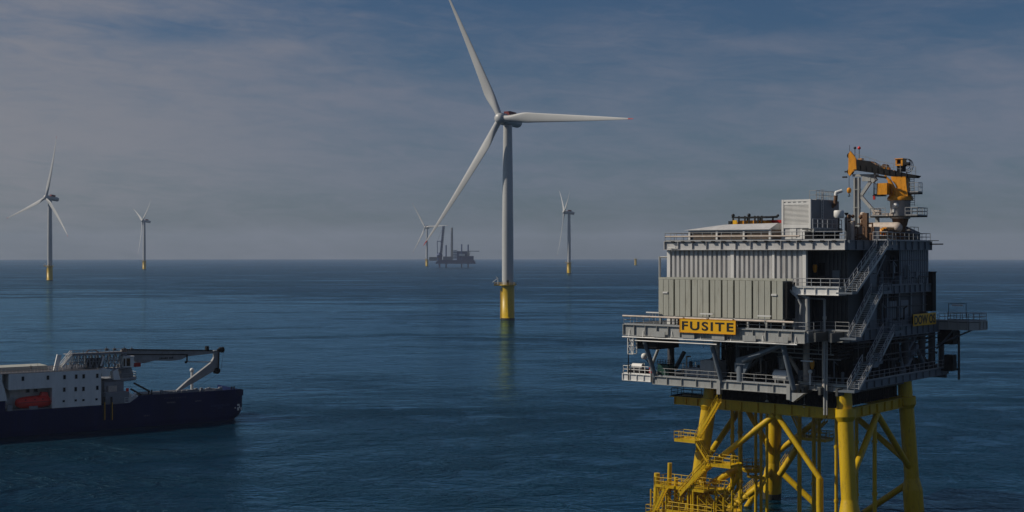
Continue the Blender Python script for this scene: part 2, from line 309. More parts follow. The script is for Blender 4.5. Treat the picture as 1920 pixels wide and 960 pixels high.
def turbine(px, dist, phi, tau, alpha, Rb, hub_z, label, detail=True, over=9.0, bend=0.0):
    x0 = (px - 960) / F * dist; z0 = sea_z(x0, dist)
    t = thing('wind_turbine', label, 'wind turbine', (x0, dist, z0), group='offshore wind turbines')
    tp = MB().lathe([(3.75, -12), (3.75, 1.6), (3.7, 1.6), (3.6, 19.2)], 36).build('transition_piece', 'yellow', t)
    MB().lathe([(3.78, -6), (3.79, .9), (3.70, 1.2)], 36).build('growth_band', 'slime', tp)
    m = MB(); m.tube((-3.9, -1.6, .5), (-3.9, -1.6, 17), .22); m.tube((-3.9, .4, .5), (-3.9, .4, 17), .22)
    for i in range(26): m.tube((-3.9, -1.6, 1 + i * .6), (-3.9, .4, 1 + i * .6), .06, n=4)
    m.build('boat_ladder', 'yellow', tp)
    m = MB(); m.lathe([(3.6, 18.7), (4.9, 18.9), (4.9, 19.25), (3.6, 19.25)], 32); m.box(-7.6, -2.0, 18.8, -4.2, 2.0, 19.24); m.build('work_platform', 'yellow', t)
    m = MB(); pts = [(4.8 * cos(a), 4.8 * sin(a), 19.25) for a in [2 * pi * i / 20 for i in range(21)]]
    m.rail(pts, r=.07, st=2); m.rail([(-4.6, -1.9, 19.25), (-7.5, -1.9, 19.25), (-7.5, 1.9, 19.25), (-4.6, 1.9, 19.25)], r=.07); m.build('railing', 'yellow', t)
    m = MB(); m.tube((-5.4, -1, 19.2), (-5.4, -1, 23), .18); m.tube((-5.4, -1, 23), (-8.3, -2.2, 20.6), .13); m.tube((-5.4, -1, 23), (-6.4, -1.5, 23.6), .13); m.build('davit_crane', 'white', t)
    H = hub_z; top = H - 3.2
    m = MB(); m.lathe([(3.15, 19.26), (3.12, 45), (2.85, 75), (2.4, top)], 40); m.build('tower', 'turb', t)
    m = MB(); m.box(-.6, -3.3, 19.4, .6, -3.05, 21.8); m.build('door', 'mid', t)
    # nacelle frame: axis n towards the wind
    n = Vector((-sin(phi) * cos(tau), -cos(phi) * cos(tau), sin(tau))); e1 = Vector((cos(phi), -sin(phi), 0)); e2 = e1.cross(n) * -1
    if e2.z < 0: e2 = -e2
    R3 = Matrix((e1, -n, e2)).transposed()   # local x=e1, y=-n (downwind), z=e2
    hub = Vector((n.x * over, n.y * over, H))
    def place(mbr): mbr.v = [tuple(R3 @ Vector(p) + hub) for p in mbr.v]; return mbr
    def spin(prof, nn=28):      # lathe about local y
        m = MB(); m.lathe(prof, nn); m.v = [(x, z, y) for x, y, z in m.v]; m.f = [tuple(reversed(f)) for f in m.f]; return m
    place(spin([(.3, -3.0), (1.6, -2.85), (2.5, -2.2), (2.85, -1.1), (2.9, 1.3), (2.4, 1.6)])).build('hub', 'turb', t)
    nac = place(spin([(2.3, 1.6), (3.25, 1.9), (3.3, 4.2), (2.9, 4.6), (2.85, 17.2), (2.6, 18.3), (2.2, 18.6)])).build('nacelle', 'turb', t)
    m = MB(); m.box(-2.1, 6.5, 2.7, 2.1, 12.8, 3.4); m.box(-2.1, 6.5, 3.4, -1.95, 12.8, 4.9); m.box(1.95, 6.5, 3.4, 2.1, 12.8, 4.9); m.box(-1.95, 12.65, 3.4, 1.95, 12.8, 4.9); m.box(-1.95, 6.5, 3.4, 1.95, 6.65, 4.9)
    place(m).build('hoist_basket', 'dkred', nac)
    for k in range(3):
        a = alpha + k * 2 * pi / 3
        Q = Matrix.Rotation(-(a - pi / 2), 4, 'Y')
        def pl(mbr): mbr.v = [tuple(Q @ Vector(p)) for p in mbr.v]; return place(mbr)
        bl = pl(blade_mesh(Rb, .022, .96, MB())).build('blade', 'turb', t)
        pl(blade_mesh(Rb, .96, 1.0, MB())).build('blade_tip', 'red', bl)
    return t
turbine(952, 733, radians(32.3), radians(3), radians(116.4 - 120), 83.5, 110, 'largest and nearest white wind turbine with yellow base standing in the middle of the sea', over=7.4)
turbine(93.5, 1763, radians(36), radians(7), radians(79.5), 82, 110, 'white wind turbine standing alone above the moored cable ship, one blade nearly upright', over=6.0)
turbine(270.7, 3022, radians(58), radians(7), radians(37.3), 77, 110, 'small distant wind turbine between the lone left turbine and the jack-up vessel', over=4.5)
turbine(800.5, 3767, radians(32), radians(3), radians(2.9), 81, 110, 'faint far wind turbine just beside the crane of the jack-up vessel')
turbine(1067, 2391, radians(84), radians(6), radians(28), 80, 110, 'thin distant wind turbine seen edge-on between the nearest turbine and the platform')
x0 = (1192 - 960) / F * 4200
t = thing('turbine_foundation', 'bare yellow turbine foundation without tower far out near the horizon', 'foundation', (x0, 4200, sea_z(x0, 4200)))
MB().lathe([(3.9, -12), (3.9, 1.5), (3.7, 18.5)], 24).build('transition_piece', 'yellow', t)
MB().lathe([(3.7, 18.2), (6, 18.5), (6, 19), (3.7, 19)], 24).build('work_platform', 'yellow', t)
MB().rail([(6 * cos(a), 6 * sin(a), 19) for a in [2 * pi * i / 12 for i in range(13)]], r=.1).build('railing', 'yellow', t)
# ------------------------------------------------------------------ offshore substation: frame S, local x to the right along the lit front, y away along the shaded side
S = Fr((1592 - 960) / F * 169, 169, radians(-39))
SO = (S.o[0], S.o[1], sea_z(*S.o)); SR = S.ang
def sth(name, label, cat, group=None): return thing(name, label, cat, (SO[0], SO[1], 0), SR, group)
def sub(name, label, cat, p, group=None, rz=0.0):    # a thing standing on the platform, empty at its own base p (local metres)
    x, y, z = p; return thing(name, label, cat, (S.o[0] + S.A[0] * x + S.B[0] * y, S.o[1] + S.A[1] * x + S.B[1] * y, z), SR + rz, group)
# ---- jacket
J = sth('steel_jacket', 'yellow four-legged steel jacket under the offshore substation platform', 'jacket foundation')
ZT = 16.0
def leg(i, z, off=0.0):
    cx, cy, sx, sy = [(-1, 1, 1, -1), (-21, 1, -1, -1), (-1, 20.5, 1, 1), (-21, 20.5, -1, 1)][i]
    k = (.055 if i == 2 else .10) * (ZT - z); return Vector((cx + sx * k, cy + sy * k, z))
for i in range(4):
    m = MB(); m.tube(leg(i, -9), leg(i, 4.0), 1.35, n=28); m.tube(leg(i, 3.99), leg(i, 5.6), 1.35, 1.02, n=28); m.tube(leg(i, 5.59), leg(i, 15.3), 1.0, n=28)
    m.tube(leg(i, 15.3), leg(i, 15.9), 1.0, 1.35, n=28); m.tube(leg(i, 15.9), leg(i, 16.9), 1.35, n=28); m.tube(leg(i, 16.9), leg(i, 19.6 if i % 2 == 0 else 18.9), .98, n=28)
    lg = m.build('leg', 'yellow', J)
    MB().tube(leg(i, -5), leg(i, 1.0), 1.37, n=28).build('growth_band', 'slime', lg)
def mid(i, j, z, f=.5): return leg(i, z).lerp(leg(j, z), f)
faces = [(0, 1), (0, 2), (1, 3), (2, 3)]
for i, j in faces:
    c = mid(i, j, 15.4)
    if (i, j) != (0, 1): MB().tube(c, leg(i, 7.4), .42, n=16).build('brace', 'yellow', J)
    MB().tube(c, leg(j, 6.6), .42, n=16).build('brace', 'yellow', J)
    c2 = mid(i, j, -3)
    if i > 0:
        for l_ in (i, j): MB().tube(leg(l_, 5.2), c2, .45, n=16).build('brace', 'yellow', J)
    a, b = leg(i, 16.9), leg(j, 16.9)
    MB().girder(a, b, 1.35, .6, .08, 2.4).build('frame_girder', 'yellow', J)
a, b = leg(1, 16.9), leg(1, 16.9) + Vector((-5.6, 0, 0))
MB().girder(a, b, 1.1, .6, .08, 2).build('frame_girder', 'yellow', J)
m = MB(); m.box(-26.6, -.2, 16.91, -20, 3.4, 17.0); m.box(-20.5, .6, 16.91, -1.5, 1.9, 16.99); m.box(-21.5, 19.6, 16.91, -1.5, 20.8, 16.99); m.build('walkway', 'yellow', J)
MB().rail([(-21.5, 0, 17), (-26.4, 0, 17), (-26.4, 3.2, 17), (-22, 3.2, 17)]).build('railing', 'dark', J)
MB().rail([(-20, .6, 17), (-1.5, .6, 17)], st=2.4).build('railing', 'dark', J)
# J-tubes and conduits
for px, yy, r, zt, bend in ((1388, 8, .33, 16, 0), (1374, 11, .2, 16, 0), (1417, 9, .22, 16, 0), (1427, 5, .22, 16, 0), (1438, 3, .2, 16, 0), (1499, 9, .30, 16, 0), (1526, 13, .28, 16, 0),
                       (1536, 15, .26, 16, 0), (1568, 3, .22, 16, 0), (1606, 9, .24, 16, 0), (1640, 11, .28, 16, 0), (1373, 3.5, .24, 9.6, 1)):
    p = S.fx(px, 800, yy); x = p.x
    m = MB()
    if bend: m.path([(x, yy, 15.8), (x, yy, zt), (x + .9, yy, zt - 1.6), (x + .9, yy, zt - 5), (x - 1.2, yy - .6, zt - 8), (x - 4.5, yy - .6, zt - 11)], r, 12)
    else: m.tube((x, yy, zt), (x, yy, -8), r, n=12)
    for z in (4.5, 11.5): m.tube((x, yy, z), (x, yy, z + .35), r * 1.35, n=12)
    m.build('j_tube', 'yellow', J)
p1 = mid(0, 1, 15.4); q = S.fx(1537, 897, .2)
m = MB(); m.tube((p1.x + .4, 1, 15.4), q, .37, n=14); m.ball(q, .37); m.tube(q, (q.x + .1, q.y, -8), .46, n=14); m.build('j_tube', 'yellow', J)
# stairs with stringers, treads and rails from low point a to high point b, width along wv
def stair(m, a, b, wv, rr=.036, tread=.30, dz=.22, sl=.26, railh=1.05):
    a, b, wv = Vector(a), Vector(b), Vector(wv); d = b - a; up = Vector((0, 0, 1)); wl = wv.length; wn = wv / wl
    for s in (0, 1):
        o = wv * s; m.beam(a + o, b + o, .05, sl)
        if railh:
            m.tube(a + o + up * railh, b + o + up * railh, rr, n=4); m.tube(a + o + up * railh * .55, b + o + up * railh * .55, rr * .8, n=4)
            k = max(2, int(d.length / 1.3))
            for i in range(k + 1): c = a + o + d * i / k; m.tube(c, c + up * railh, rr, n=4, cap=False)
    k = max(2, int(abs(d.z) / dz))
    hd = Vector((d.x, d.y, 0)).normalized()
    for i in range(1, k):
        c = a + d * i / k; m.beam(c, c + wv, tread, .04, up=up)
    return m
def platf(m, x0, y0, x1, y1, z, th=.28, rails='nsew', rr=.045):
    m.box(x0, y0, z - th, x1, y1, z)
    for c, seg in zip('swne', (((x0, y0), (x1, y0)), ((x0, y0), (x0, y1)), ((x0, y1), (x1, y1)), ((x1, y0), (x1, y1)))):
        if c in rails: m.rail([(*seg[0], z), (*seg[1], z)], r=rr, st=1.1)
    return m
def F0(px, py, y): return S.fx(px, py, y)
# upper stair from the frame deck down to the outer landing
A1 = F0(1352, 772, -1.2); B1 = F0(1312, 822, -1.2)
MB_ = MB(); stair(MB_, (B1.x, -1.2, B1.z), (A1.x, -1.2, 16.9), (0, -1.0, 0)); MB_.build('stair_flight', 'yellow', J)
PL1 = F0(1267, 823, -2.2); PR1 = F0(1306, 826, -2.2)
m = MB(); platf(m, PL1.x, -2.6, PR1.x, -.2, PL1.z, rails='swn'); m.tube((PR1.x - .3, -1.6, PL1.z - .2), (PR1.x - .3, -1.6, PL1.z - 1.5), .16); m.tube((PR1.x - .5, -1.6, PL1.z - 1.5), (PR1.x + 2.2, -1, PL1.z - 1.3), .16); m.build('landing', 'yellow', J)
PL2 = F0(1334, 868, -1.4); PR2 = F0(1362, 872, -1.4)
m = MB(); stair(m, (PL2.x + .2, -2.5, PL2.z), (PR1.x - .1, -2.5, PL1.z), (0, 1.0, 0)); m.build('stair_flight', 'yellow', J)
m = MB(); platf(m, PL2.x, -2.6, PR2.x + 1.3, -.4, PL2.z, rails='sen'); m.build('landing', 'yellow', J)
PL3 = F0(1281, 925, -3.4)
m = MB(); stair(m, (PL3.x, -3.8, PL3.z), (PL2.x + .3, -3.8, PL2.z), (0, 1.0, 0)); m.build('stair_flight', 'yellow', J)
PL4 = F0(1318, 917, -1.6); PR4 = F0(1345, 921, -1.6)
m = MB(); platf(m, PL4.x, -2.4, PR4.x + .5, .4, PL4.z, .35, rails='sen'); m.build('landing', 'yellow', J)
m = MB(); stair(m, (PL4.x - .8, -2.4, 3.2), (PL4.x + 1.4, -2.4, PL4.z), (0, .9, 0)); m.build('stair_flight', 'yellow', J)
# boat landing block
BL = F0(1237, 905, -4.0); BR = F0(1310, 905, -4.0); zf = F0(1250, 945, -4).z
m = MB(); platf(m, BL.x, -5.4, BR.x + 1.6, -2.0, BL.z - .1, .22, rails='swn'); m.build('landing', 'yellow', J)
m = MB(); platf(m, BL.x - 1.2, -5.6, BR.x + 3.6, -2.2, zf - 1.2, .3, rails='swe'); m.build('landing', 'yellow', J)
for px, pt, r in ((1232, 887, .40), (1256, 868, .30), (1268, 895, .25)):
    p = F0(px, pt, -5.0 if px < 1240 else -4.2); MB().tube((p.x - .35, p.y, -3), (p.x, p.y, p.z), r, n=14).build('fender_post', 'yellow', J)
m = MB()
for px, pt in ((1228, 930), (1243, 915), (1275, 912), (1290, 918), (1300, 905)): p = F0(px, pt, -5.3); m.tube((p.x, p.y, -3), (p.x, p.y, p.z), .13, n=8)
p = F0(1240, 905, -5.2)
for i in range(18): m.tube((p.x, -5.2, p.z - i * .35), (p.x + 1, -5.2, p.z - i * .35), .04, n=4)
for z in (4.6, 2.6, .8): m.tube((BL.x - .6, -4.6, z), (-20.5, 0.4, z + .6), .22, n=10); m.tube((BR.x + 1, -4.4, z), (-21.4, -.6, z + 1.2), .2, n=10)
m.build('boat_landing_frame', 'yellow', J)
for k, z in enumerate((BL.z - 2.2, BL.z - 4.0)):
    m = MB(); stair(m, (BL.x + 1.5 + k, -5.2 + k, z - 1.8), (BL.x + 4.0 + k, -5.2 + k, z + .2), (0, .8, 0)); m.build('stair_flight', 'yellow', J)
for pts, r_ in (([(1385, 868), (1384, 893), (1362, 925), (1318, 968)], .42), ([(1386, 878), (1366, 888), (1338, 905)], .5), ([(1374, 880), (1373, 912), (1352, 945), (1340, 968)], .30)):
    m = MB(); m.path([F0(a_, b_, .5 + .4 * i_) for i_, (a_, b_) in enumerate(pts)], r_, 14); m.build('j_tube', 'yellow', J)
rj = random.Random(12)
for k_ in range(4):
    y_ = -5.2 + k_ * .9; xs_ = BL.x - .8 + k_ * .8; m = MB()
    for i_ in range(9): x_ = xs_ + i_ * 1.25 + rj.random() * .3; zt_ = 6.2 - rj.random() * 2.2; m.tube((x_, y_, -3), (x_, y_, zt_), .07 + .06 * rj.random(), n=6); m.tube((x_, y_, zt_ - 1.1), (x_ + 1.3, y_ + .3, zt_ - 1.1), .05, n=5); m.tube((x_, y_, zt_ - .2), (x_ + 1.3, y_ + .3, zt_ - 1.3), .06, n=5)
    m.build('boat_landing_frame', 'yellow', J)
a_ = F0(1322, 880, -4.6); b_ = F0(1280, 928, -4.6); m = MB(); stair(m, b_, a_, (0, -1.1, 0), rr=.055, sl=.42); m.build('stair_flight', 'yellow', J)
a_ = F0(1252, 915, -6.0); b_ = F0(1232, 958, -6.0); m = MB(); stair(m, b_, a_, (0, -.9, 0), rr=.05, sl=.3); m.build('stair_flight', 'yellow', J)
a_ = F0(1255, 955, -5.6); b_ = F0(1340, 957, -5.6); m = MB(); m.box(a_.x, -6.4, a_.z - .35, b_.x, -4.6, a_.z); m.rail([(a_.x, -6.4, a_.z), (b_.x, -6.4, a_.z)], r=.055, st=1.0, h=1.2); m.build('landing', 'yellow', J)
# stepped walkway along the back-left face, round hang-off baskets and back stair
for (xa, ya), (xb, yb), fy in (((1352, 968), (1420, 915), 12), ((1462, 890), (1493, 843), 17)):
    a = F0(xa, ya, fy); b = F0(xb, yb, fy); MB().tube(a, b, .45, n=14).build('brace', 'yellow', J)
    m = MB(); u = Vector((0, 0, .75)); stair(m, a + u, b + u, (0, .9, 0)); m.build('stair_flight', 'yellow', J)
for px, py, yy in ((1411, 878, 8), (1370, 958, 6)):
    c = F0(px, py, yy); m = MB(); m.lathe([(1.35, c.z - .45), (1.6, c.z)], 16, (c.x, c.y)); m.rail([(c.x + 1.55 * cos(a), c.y + 1.55 * sin(a), c.z) for a in [2 * pi * i / 12 for i in range(13)]], st=.9)
    m.tube((c.x - .7, c.y, c.z - 1.2), (c.x + 1.8, c.y, c.z - 1.2), .24, n=12); m.tube((c.x - .7, c.y, c.z - 1.2), (c.x - .7, c.y, c.z - .3), .2); m.build('hang_off_basket', 'yellow', J)
c = F0(1497, 832, 20); d = F0(1548, 826, 20)
m = MB(); platf(m, c.x, 20, d.x, 22.5, d.z, rails='swne'); stair(m, (c.x + .6, 20, d.z), (c.x - 2.6, 20, 15.8), (0, .9, 0)); stair(m, (d.x - 3.2, 21, d.z), (d.x - .6, 21, d.z + 2.6), (0, .9, 0)); m.build('landing', 'yellow', J)

# ---- topside
T = sth('offshore_substation', 'large grey offshore substation platform topside with stacked decks above the yellow jacket', 'platform')
ZL, ZM, ZI, ZR = 19.85, 27.0, 32.55, 38.55     # deck levels
# cable deck void under the lower deck, its shade put into near-black walls
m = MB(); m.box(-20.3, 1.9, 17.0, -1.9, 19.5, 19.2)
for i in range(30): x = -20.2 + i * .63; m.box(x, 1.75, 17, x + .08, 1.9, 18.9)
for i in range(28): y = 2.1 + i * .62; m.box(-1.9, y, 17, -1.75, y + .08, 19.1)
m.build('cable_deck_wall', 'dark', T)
m = MB(); m.box(-28.0, -1.9, 19.75, -7.3, 0, ZL); m.box(-28.8, .0, 19.75, -.1, 20, ZL); m.box(-26, 20, 19.75, -.1, 32.7, ZL)
for i in range(12): x = -27 + i * 2.35; m.box(x, -1.5, 18.8, x + .3, 20, 19.75)
m.build('lower_deck', 'deck', T)
g = [((-28.1, -2, ZL), (-7.2, -2, ZL)), ((-7.0, -2, ZL), (-7.0, -.1, ZL)), ((-7.0, .1, 20.2), (.0, .1, 20.2)), ((.1, .3, 20.3), (.1, 32.9, 20.3)), ((-28.3, -1.8, ZL), (-28.9, 20, ZL)), ((0, 32.9, ZL), (-24, 32.9, ZL))]
for a, b in g: MB().girder(a, b, 1.15 if a[2] < 20 else 1.0, .5, .07, 2.4).build('edge_girder', 'steel' if b[1] < 1 else 'steel_b', T)  # girders off the lit front get darker steel to imitate shade
for a, b in (((-28, -2, ZL), (-7.2, -2, ZL)), ((-6.8, 0, ZL), (0, 0, ZL)), ((.1, 2.2, 20.3), (.1, 32.7, 20.3)), ((-28.8, 0, ZL), (-28.8, 19, ZL))): MB().rail([a, b], st=1.7).build('railing', 'rail', T)
for x in (-17.6, -7.3):
    MB().box(x - .25, -2.35, 18.0, x + .25, -1.7, 19.9).build('lifting_pad', 'steel', T)
MB().prism([(-7.3, -2.2, 18.9), (-7.3, -2.2, 17.9), (-6.7, -2.2, 17.75), (-5.2, -2.2, 18.9)], (0, 1.2, 0)).build('lifting_pad', 'steel', T)
# small outrigger platform at the left of the lower deck
a = F0(1168, 700, -2.1); b = F0(1224, 703, -2.1)
m = MB(); m.box(a.x, -2, a.z - .1, -28.9, 3.5, a.z); m.build('outrigger_deck', 'deck', T)
MB().girder((a.x, -2.1, a.z), (-28.4, -2.1, a.z), .95, .35, .06, 1.1).build('edge_girder', 'white', T)
MB().girder((a.x, -2.1, a.z), (a.x, 3.5, a.z), .95, .35, .06, 1.1).build('edge_girder', 'white', T)
MB().rail([(-28.6, -2, a.z), (a.x, -2, a.z), (a.x, 3.4, a.z)], r=.05, st=1).build('railing', 'white', T)
m = MB(); m.tube((a.x + 1.0, -2.2, a.z - 1), (a.x + 1.0, -2.2, 25.5), .07); m.tube((a.x + 1.2, -2, 24.3), (a.x + 1.2, -2, 26), .04); m.build('antenna_pole', 'dark', T)
# main deck
xl = F0(1170, 600, -4).x
m = MB(); m.box(xl, -4, 26.85, -3.9, 0, ZM); m.box(-30.5, 0.02, 26.85, -.1, 29.5, ZM)
for i in range(14): x = -29.5 + i * 2.2; m.box(x, -3.6, 25.7, x + .28, 29, 26.85)
for i in range(6): y = 1 + i * 5; m.box(-30, y, 25.9, -.4, y + .4, 26.85)
m.build('main_deck', 'deck', T)
for a, b, h, mt in (((xl, -4.05, ZM), (-4.0, -4.05, ZM), 1.55, 'steel'), ((-3.9, -4.0, ZM), (-3.9, -.1, ZM), 1.45, 'steel'), ((-3.8, .0, ZM), (-.0, .0, ZM), 1.45, 'steel'), ((.05, .1, ZM), (.05, 29.5, ZM), 1.4, 'steel_b'), ((xl, -4, ZM), (xl + .6, 8, ZM), 1.4, 'steel')):  # side girder colour darkened to stand in for shade
    MB().girder(a, b, h, .55, .07, 1.9).build('edge_girder', mt, T)
for a, b in (((xl, -4, ZM), (-4, -4, ZM)), ((-3.9, -3.9, ZM), (-3.9, 0, ZM)), ((-3.7, 0, ZM), (0, 0, ZM)), ((xl, -4, ZM), (xl + .6, 8, ZM)), ((xl + .6, 8, ZM), (-28, 8, ZM))):
    MB().rail([a, b], st=1.6).build('railing', 'rail', T)
# long pale cable trays / pipes along the front of the main deck
m = MB(); m.tube((xl, -4.3, 28.15), (-5.5, -4.3, 28.1), .14, n=8)
m.build('handrail_pipe', 'beige', T)
a0 = F0(1167, 629, -4.4); m = MB(); m.tube((a0.x, -4.4, 25.25), (-5, -4.4, 25.3), .10, n=8); m.tube((F0(1180, 637, -4.2).x, -4.2, 24.8), (F0(1344, 643, -4.2).x, -4.2, 24.8), .09, n=8)
for i in range(12): m.tube((a0.x + 1 + i * 2.3, -4.4, 25.3), (a0.x + 1 + i * 2.3, -4.1, 26.3), .04, n=4)
m.build('fire_water_pipe', 'white', T)
for i in range(5): MB().box(-26.5 + i * 4.6, -4.55, 25.45, -24.6 + i * 4.6, -4.42, 26.2).build('cover_plate', 'steel', T)
a = F0(1180, 640, -3.9)
MB().truss((a.x + .5, -3.9, 25.3), (a.x + .5, -3.9, 22.9), .9, .9, .07, 2, up=(0, 1, 0)).build('hanging_ladder_frame', 'white', T)
MB().box(-30.2, -3.2, 23.6, -26.8, 2.6, 25.6).build('underdeck_box', 'dark', T)
# columns, V-braces and knee brace between lower and main deck on the front
def px_tube(pts, r, y0=-1.9, y1=-3.4, mt='steel_b', nm='brace', n=14):
    m = MB(); P = []
    zs = [p[1] for p in pts]
    for (px, py) in pts:
        f = (py - min(zs)) / max(1, max(zs) - min(zs)); yy = y1 + (y0 - y1) * f; P.append(S.fx(px, py, yy))
    m.path(P, r, n); return m.build(nm, mt, T)
px_tube([(1208, 638), (1229, 708)], .32); px_tube([(1334, 644), (1354, 720)], .32); px_tube([(1468, 646), (1488, 730)], .36)
px_tube([(1470, 645), (1394, 676)], .38, -2.2, -3.4); 
m = MB(); p = F0(1389, 676, -1.6); m.tube((p.x, -1.6, ZL), (p.x, -1.6, p.z - .5), .55, n=18); m.prism([(p.x - .6, -1.9, p.z + .3), (p.x - .6, -1.9, p.z - 1.6), (p.x + .7, -1.9, p.z - 1.6), (p.x + 2.2, -1.9, p.z + 1.1), (p.x + .9, -1.9, p.z + .7)], (0, .6, 0)); m.build('column', 'steel_b', T)
px_tube([(1440, 655), (1395, 700)], .2, 3, 3, 'mid'); px_tube([(1480, 668), (1508, 718)], .25, 2, 2, 'beige')
px_tube([(1283, 660), (1266, 692)], .3, 2, 2, 'mid'); px_tube([(1220, 690), (1234, 655)], .22, 3, 3, 'steel')
for px, yy, r, mt in ((1258, 4, .5, 'mid'), (1344, 0, .42, 'beige'), (1512, 1, .42, 'beige'), (1545, -.4, .26, 'beige')):
    p = F0(px, 650, yy); MB().tube((p.x, yy, ZL), (p.x, yy, 25.6), r, n=14).build('column', mt, T)
p = F0(1546, 600, -.55); m = MB(); m.tube((p.x, -.55, 16.2), (p.x, -.55, 31.0), .17, n=10); m.tube((p.x + .35, -.55, 16.2), (p.x + .35, -.55, 25.5), .09); m.tube((p.x, -.55, 31.0), (p.x - 3.4, -.3, 31.1), .12)
for z in (20.5, 24.8, 28.4): m.tube((p.x, -.55, z), (p.x, -.55, z + .4), .26, n=10)
m.build('riser_pipe', 'steel', T)
# equipment rooms on the lower deck (near-black colour imitates the shade inside)
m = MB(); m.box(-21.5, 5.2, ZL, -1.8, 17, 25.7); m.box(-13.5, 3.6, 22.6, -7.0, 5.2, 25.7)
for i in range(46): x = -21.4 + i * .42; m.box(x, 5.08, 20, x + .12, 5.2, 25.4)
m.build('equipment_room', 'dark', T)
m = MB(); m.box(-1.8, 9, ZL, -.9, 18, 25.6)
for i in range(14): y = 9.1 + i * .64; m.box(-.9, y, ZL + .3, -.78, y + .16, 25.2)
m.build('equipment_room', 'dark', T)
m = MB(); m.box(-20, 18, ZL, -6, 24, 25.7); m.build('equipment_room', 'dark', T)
rnd = random.Random(5)
def small(nm, mt, x, y, z, kind):
    m = MB(); q_ = rnd.random
    if kind == 0: w_, h_ = .5 + .7 * q_(), .7 + 1.0 * q_(); m.box(x, y, z, x + w_, y + .6, z + h_); m.box(x + .08, y - .04, z + .1, x + w_ - .08, y, z + h_ - .12)
    elif kind == 1: h_ = .9 + 1.1 * q_(); rr0 = .18 + .2 * q_(); m.tube((x, y, z), (x, y, z + h_), rr0, n=12); m.ball((x, y, z + h_), rr0, 10, 6, .6); m.tube((x, y, z + h_ * .6), (x + .7, y, z + h_ * .6), .06, n=6)
    elif kind == 2: m.path([(x, y, z), (x, y, z + .9), (x + .7, y, z + .9), (x + .7, y, z + 2.2 + q_()), (x + .7, y + 1, z + 2.6)], .07 + .05 * q_(), 6)
    else: m.tube((x, y, z + .5), (x, y + .25, z + .5), .35, n=14); m.tube((x, y + .1, z), (x, y + .1, z + .5), .08); m.tube((x - .5, y + .12, z + .25), (x + .6, y + .12, z + .25), .1)
    return m.build(nm, mt, T)
NM = ('equipment_cabinet', 'filter_vessel', 'riser_pipe', 'valve')
for i in range(26):
    x = -25.5 + i * .92 + .3 * rnd.random()
    if -19.5 < x < -15.2: continue
    kd = rnd.choice((0, 1, 2, 2, 3)); small(NM[kd], rnd.choice(('mid', 'steel_b', 'mid', 'steel', 'beige')), x, 1.0 + 2.2 * rnd.random(), ZL, kd)
for i in range(24):
    y = 4.0 + i * 1.12; kd = rnd.choice((0, 1, 2, 3)); small(NM[kd], rnd.choice(('mid', 'steel_b', 'mid', 'dark')), -1.3 + .5 * rnd.random(), y, ZL, kd)
for i in range(14):
    y = 9.8 + i * 1.2; kd = rnd.choice((0, 1, 2)); small(NM[kd], rnd.choice(('mid', 'steel_b', 'dark')), -.55, y, ZI if i % 2 else ZM, kd)
# hanging cable ladders and light pipes under the main deck on the lit side
for k_ in range(5):
    x = -20.5 + k_ * 3.3; m = MB(); y_ = 1.2 + .5 * (k_ % 3)
    for j_ in range(5): m.tube((x + j_ * .12, y_, 21.5 + rnd.random()), (x + j_ * .12, y_, 25.6), .035, n=5)
    m.box(x - .1, y_ - .05, 24.2, x + .7, y_ + .1, 24.35); m.build('cable_bundle', 'steel_b', T)
m = MB()
for z_, y_, x0_, x1_ in ((24.9, -.5, -22, -7), (24.4, .2, -16, -3), (23.9, -.2, -12, -2), (23.2, .8, -10.5, -1.5), (24.65, -1.5, -29, -19)): m.tube((x0_, y_, z_), (x1_, y_, z_), .075, n=8)
for i in range(12): x = -21 + i * 1.7; m.tube((x, -.4, 23.9), (x, -.4, 25.8), .035, n=4)
m.build('utility_pipes', 'steel', T)
m = MB()
for z_, x_ in ((25.3, .2), (24.7, -.2), (23.4, .15), (22.6, -.3)): m.tube((x_, 2, z_), (x_, 30, z_), .08, n=8)
for i in range(16): y = 2.5 + i * 1.7; m.tube((.1, y, 22.4), (.1, y, 25.7), .04, n=4)
m.build('utility_pipes', 'mid', T)
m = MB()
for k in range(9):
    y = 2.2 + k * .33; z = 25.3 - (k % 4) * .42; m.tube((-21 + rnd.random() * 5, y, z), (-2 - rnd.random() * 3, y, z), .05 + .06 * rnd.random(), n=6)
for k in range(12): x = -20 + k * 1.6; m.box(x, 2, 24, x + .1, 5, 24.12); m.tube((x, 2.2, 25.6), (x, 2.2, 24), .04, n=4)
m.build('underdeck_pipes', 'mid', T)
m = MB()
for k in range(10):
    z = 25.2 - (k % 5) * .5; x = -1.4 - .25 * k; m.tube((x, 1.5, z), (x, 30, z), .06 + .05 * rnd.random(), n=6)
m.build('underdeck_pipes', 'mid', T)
def fbox(px0, py0, px1, py1, y, dep):   # box on a front-parallel plane from its pixel corners
    a = S.fx(px0, py1, y); b = S.fx(px1, py1, y); z1 = S.fx((px0 + px1) / 2, py0, y).z; return a.x, y, a.z, b.x, y + dep, z1
def on_lower(m, c, z=ZL): m.box(c[0], c[1], z, c[3], c[4], c[5]); return m
c = fbox(1313, 676, 1346, 712, .6, 2.2); k = fbox(1283, 690, 1312, 710, .8, 2.2)
o = sub('switchgear_cabinet', 'pale grey tall cabinet block on the lower deck beneath the yellow word sign', 'cabinet', (0, 0, 0)); on_lower(MB(), c).build('cabinet_body', 'wall', o); m = MB()
for i in range(3): x = c[0] + .3 + i * (c[3] - c[0] - .3) / 3; m.box(x, c[1] - .04, ZL + .2, x + (c[3] - c[0]) / 3 - .3, c[1], c[5] - .25)
m.build('door', 'wall', o)
o = sub('switchgear_cabinet', 'pale grey low cabinet on the lower deck left of the tall pale cabinet', 'cabinet', (0, 0, 0)); on_lower(MB(), k).build('cabinet_body', 'wall', o); m = MB()
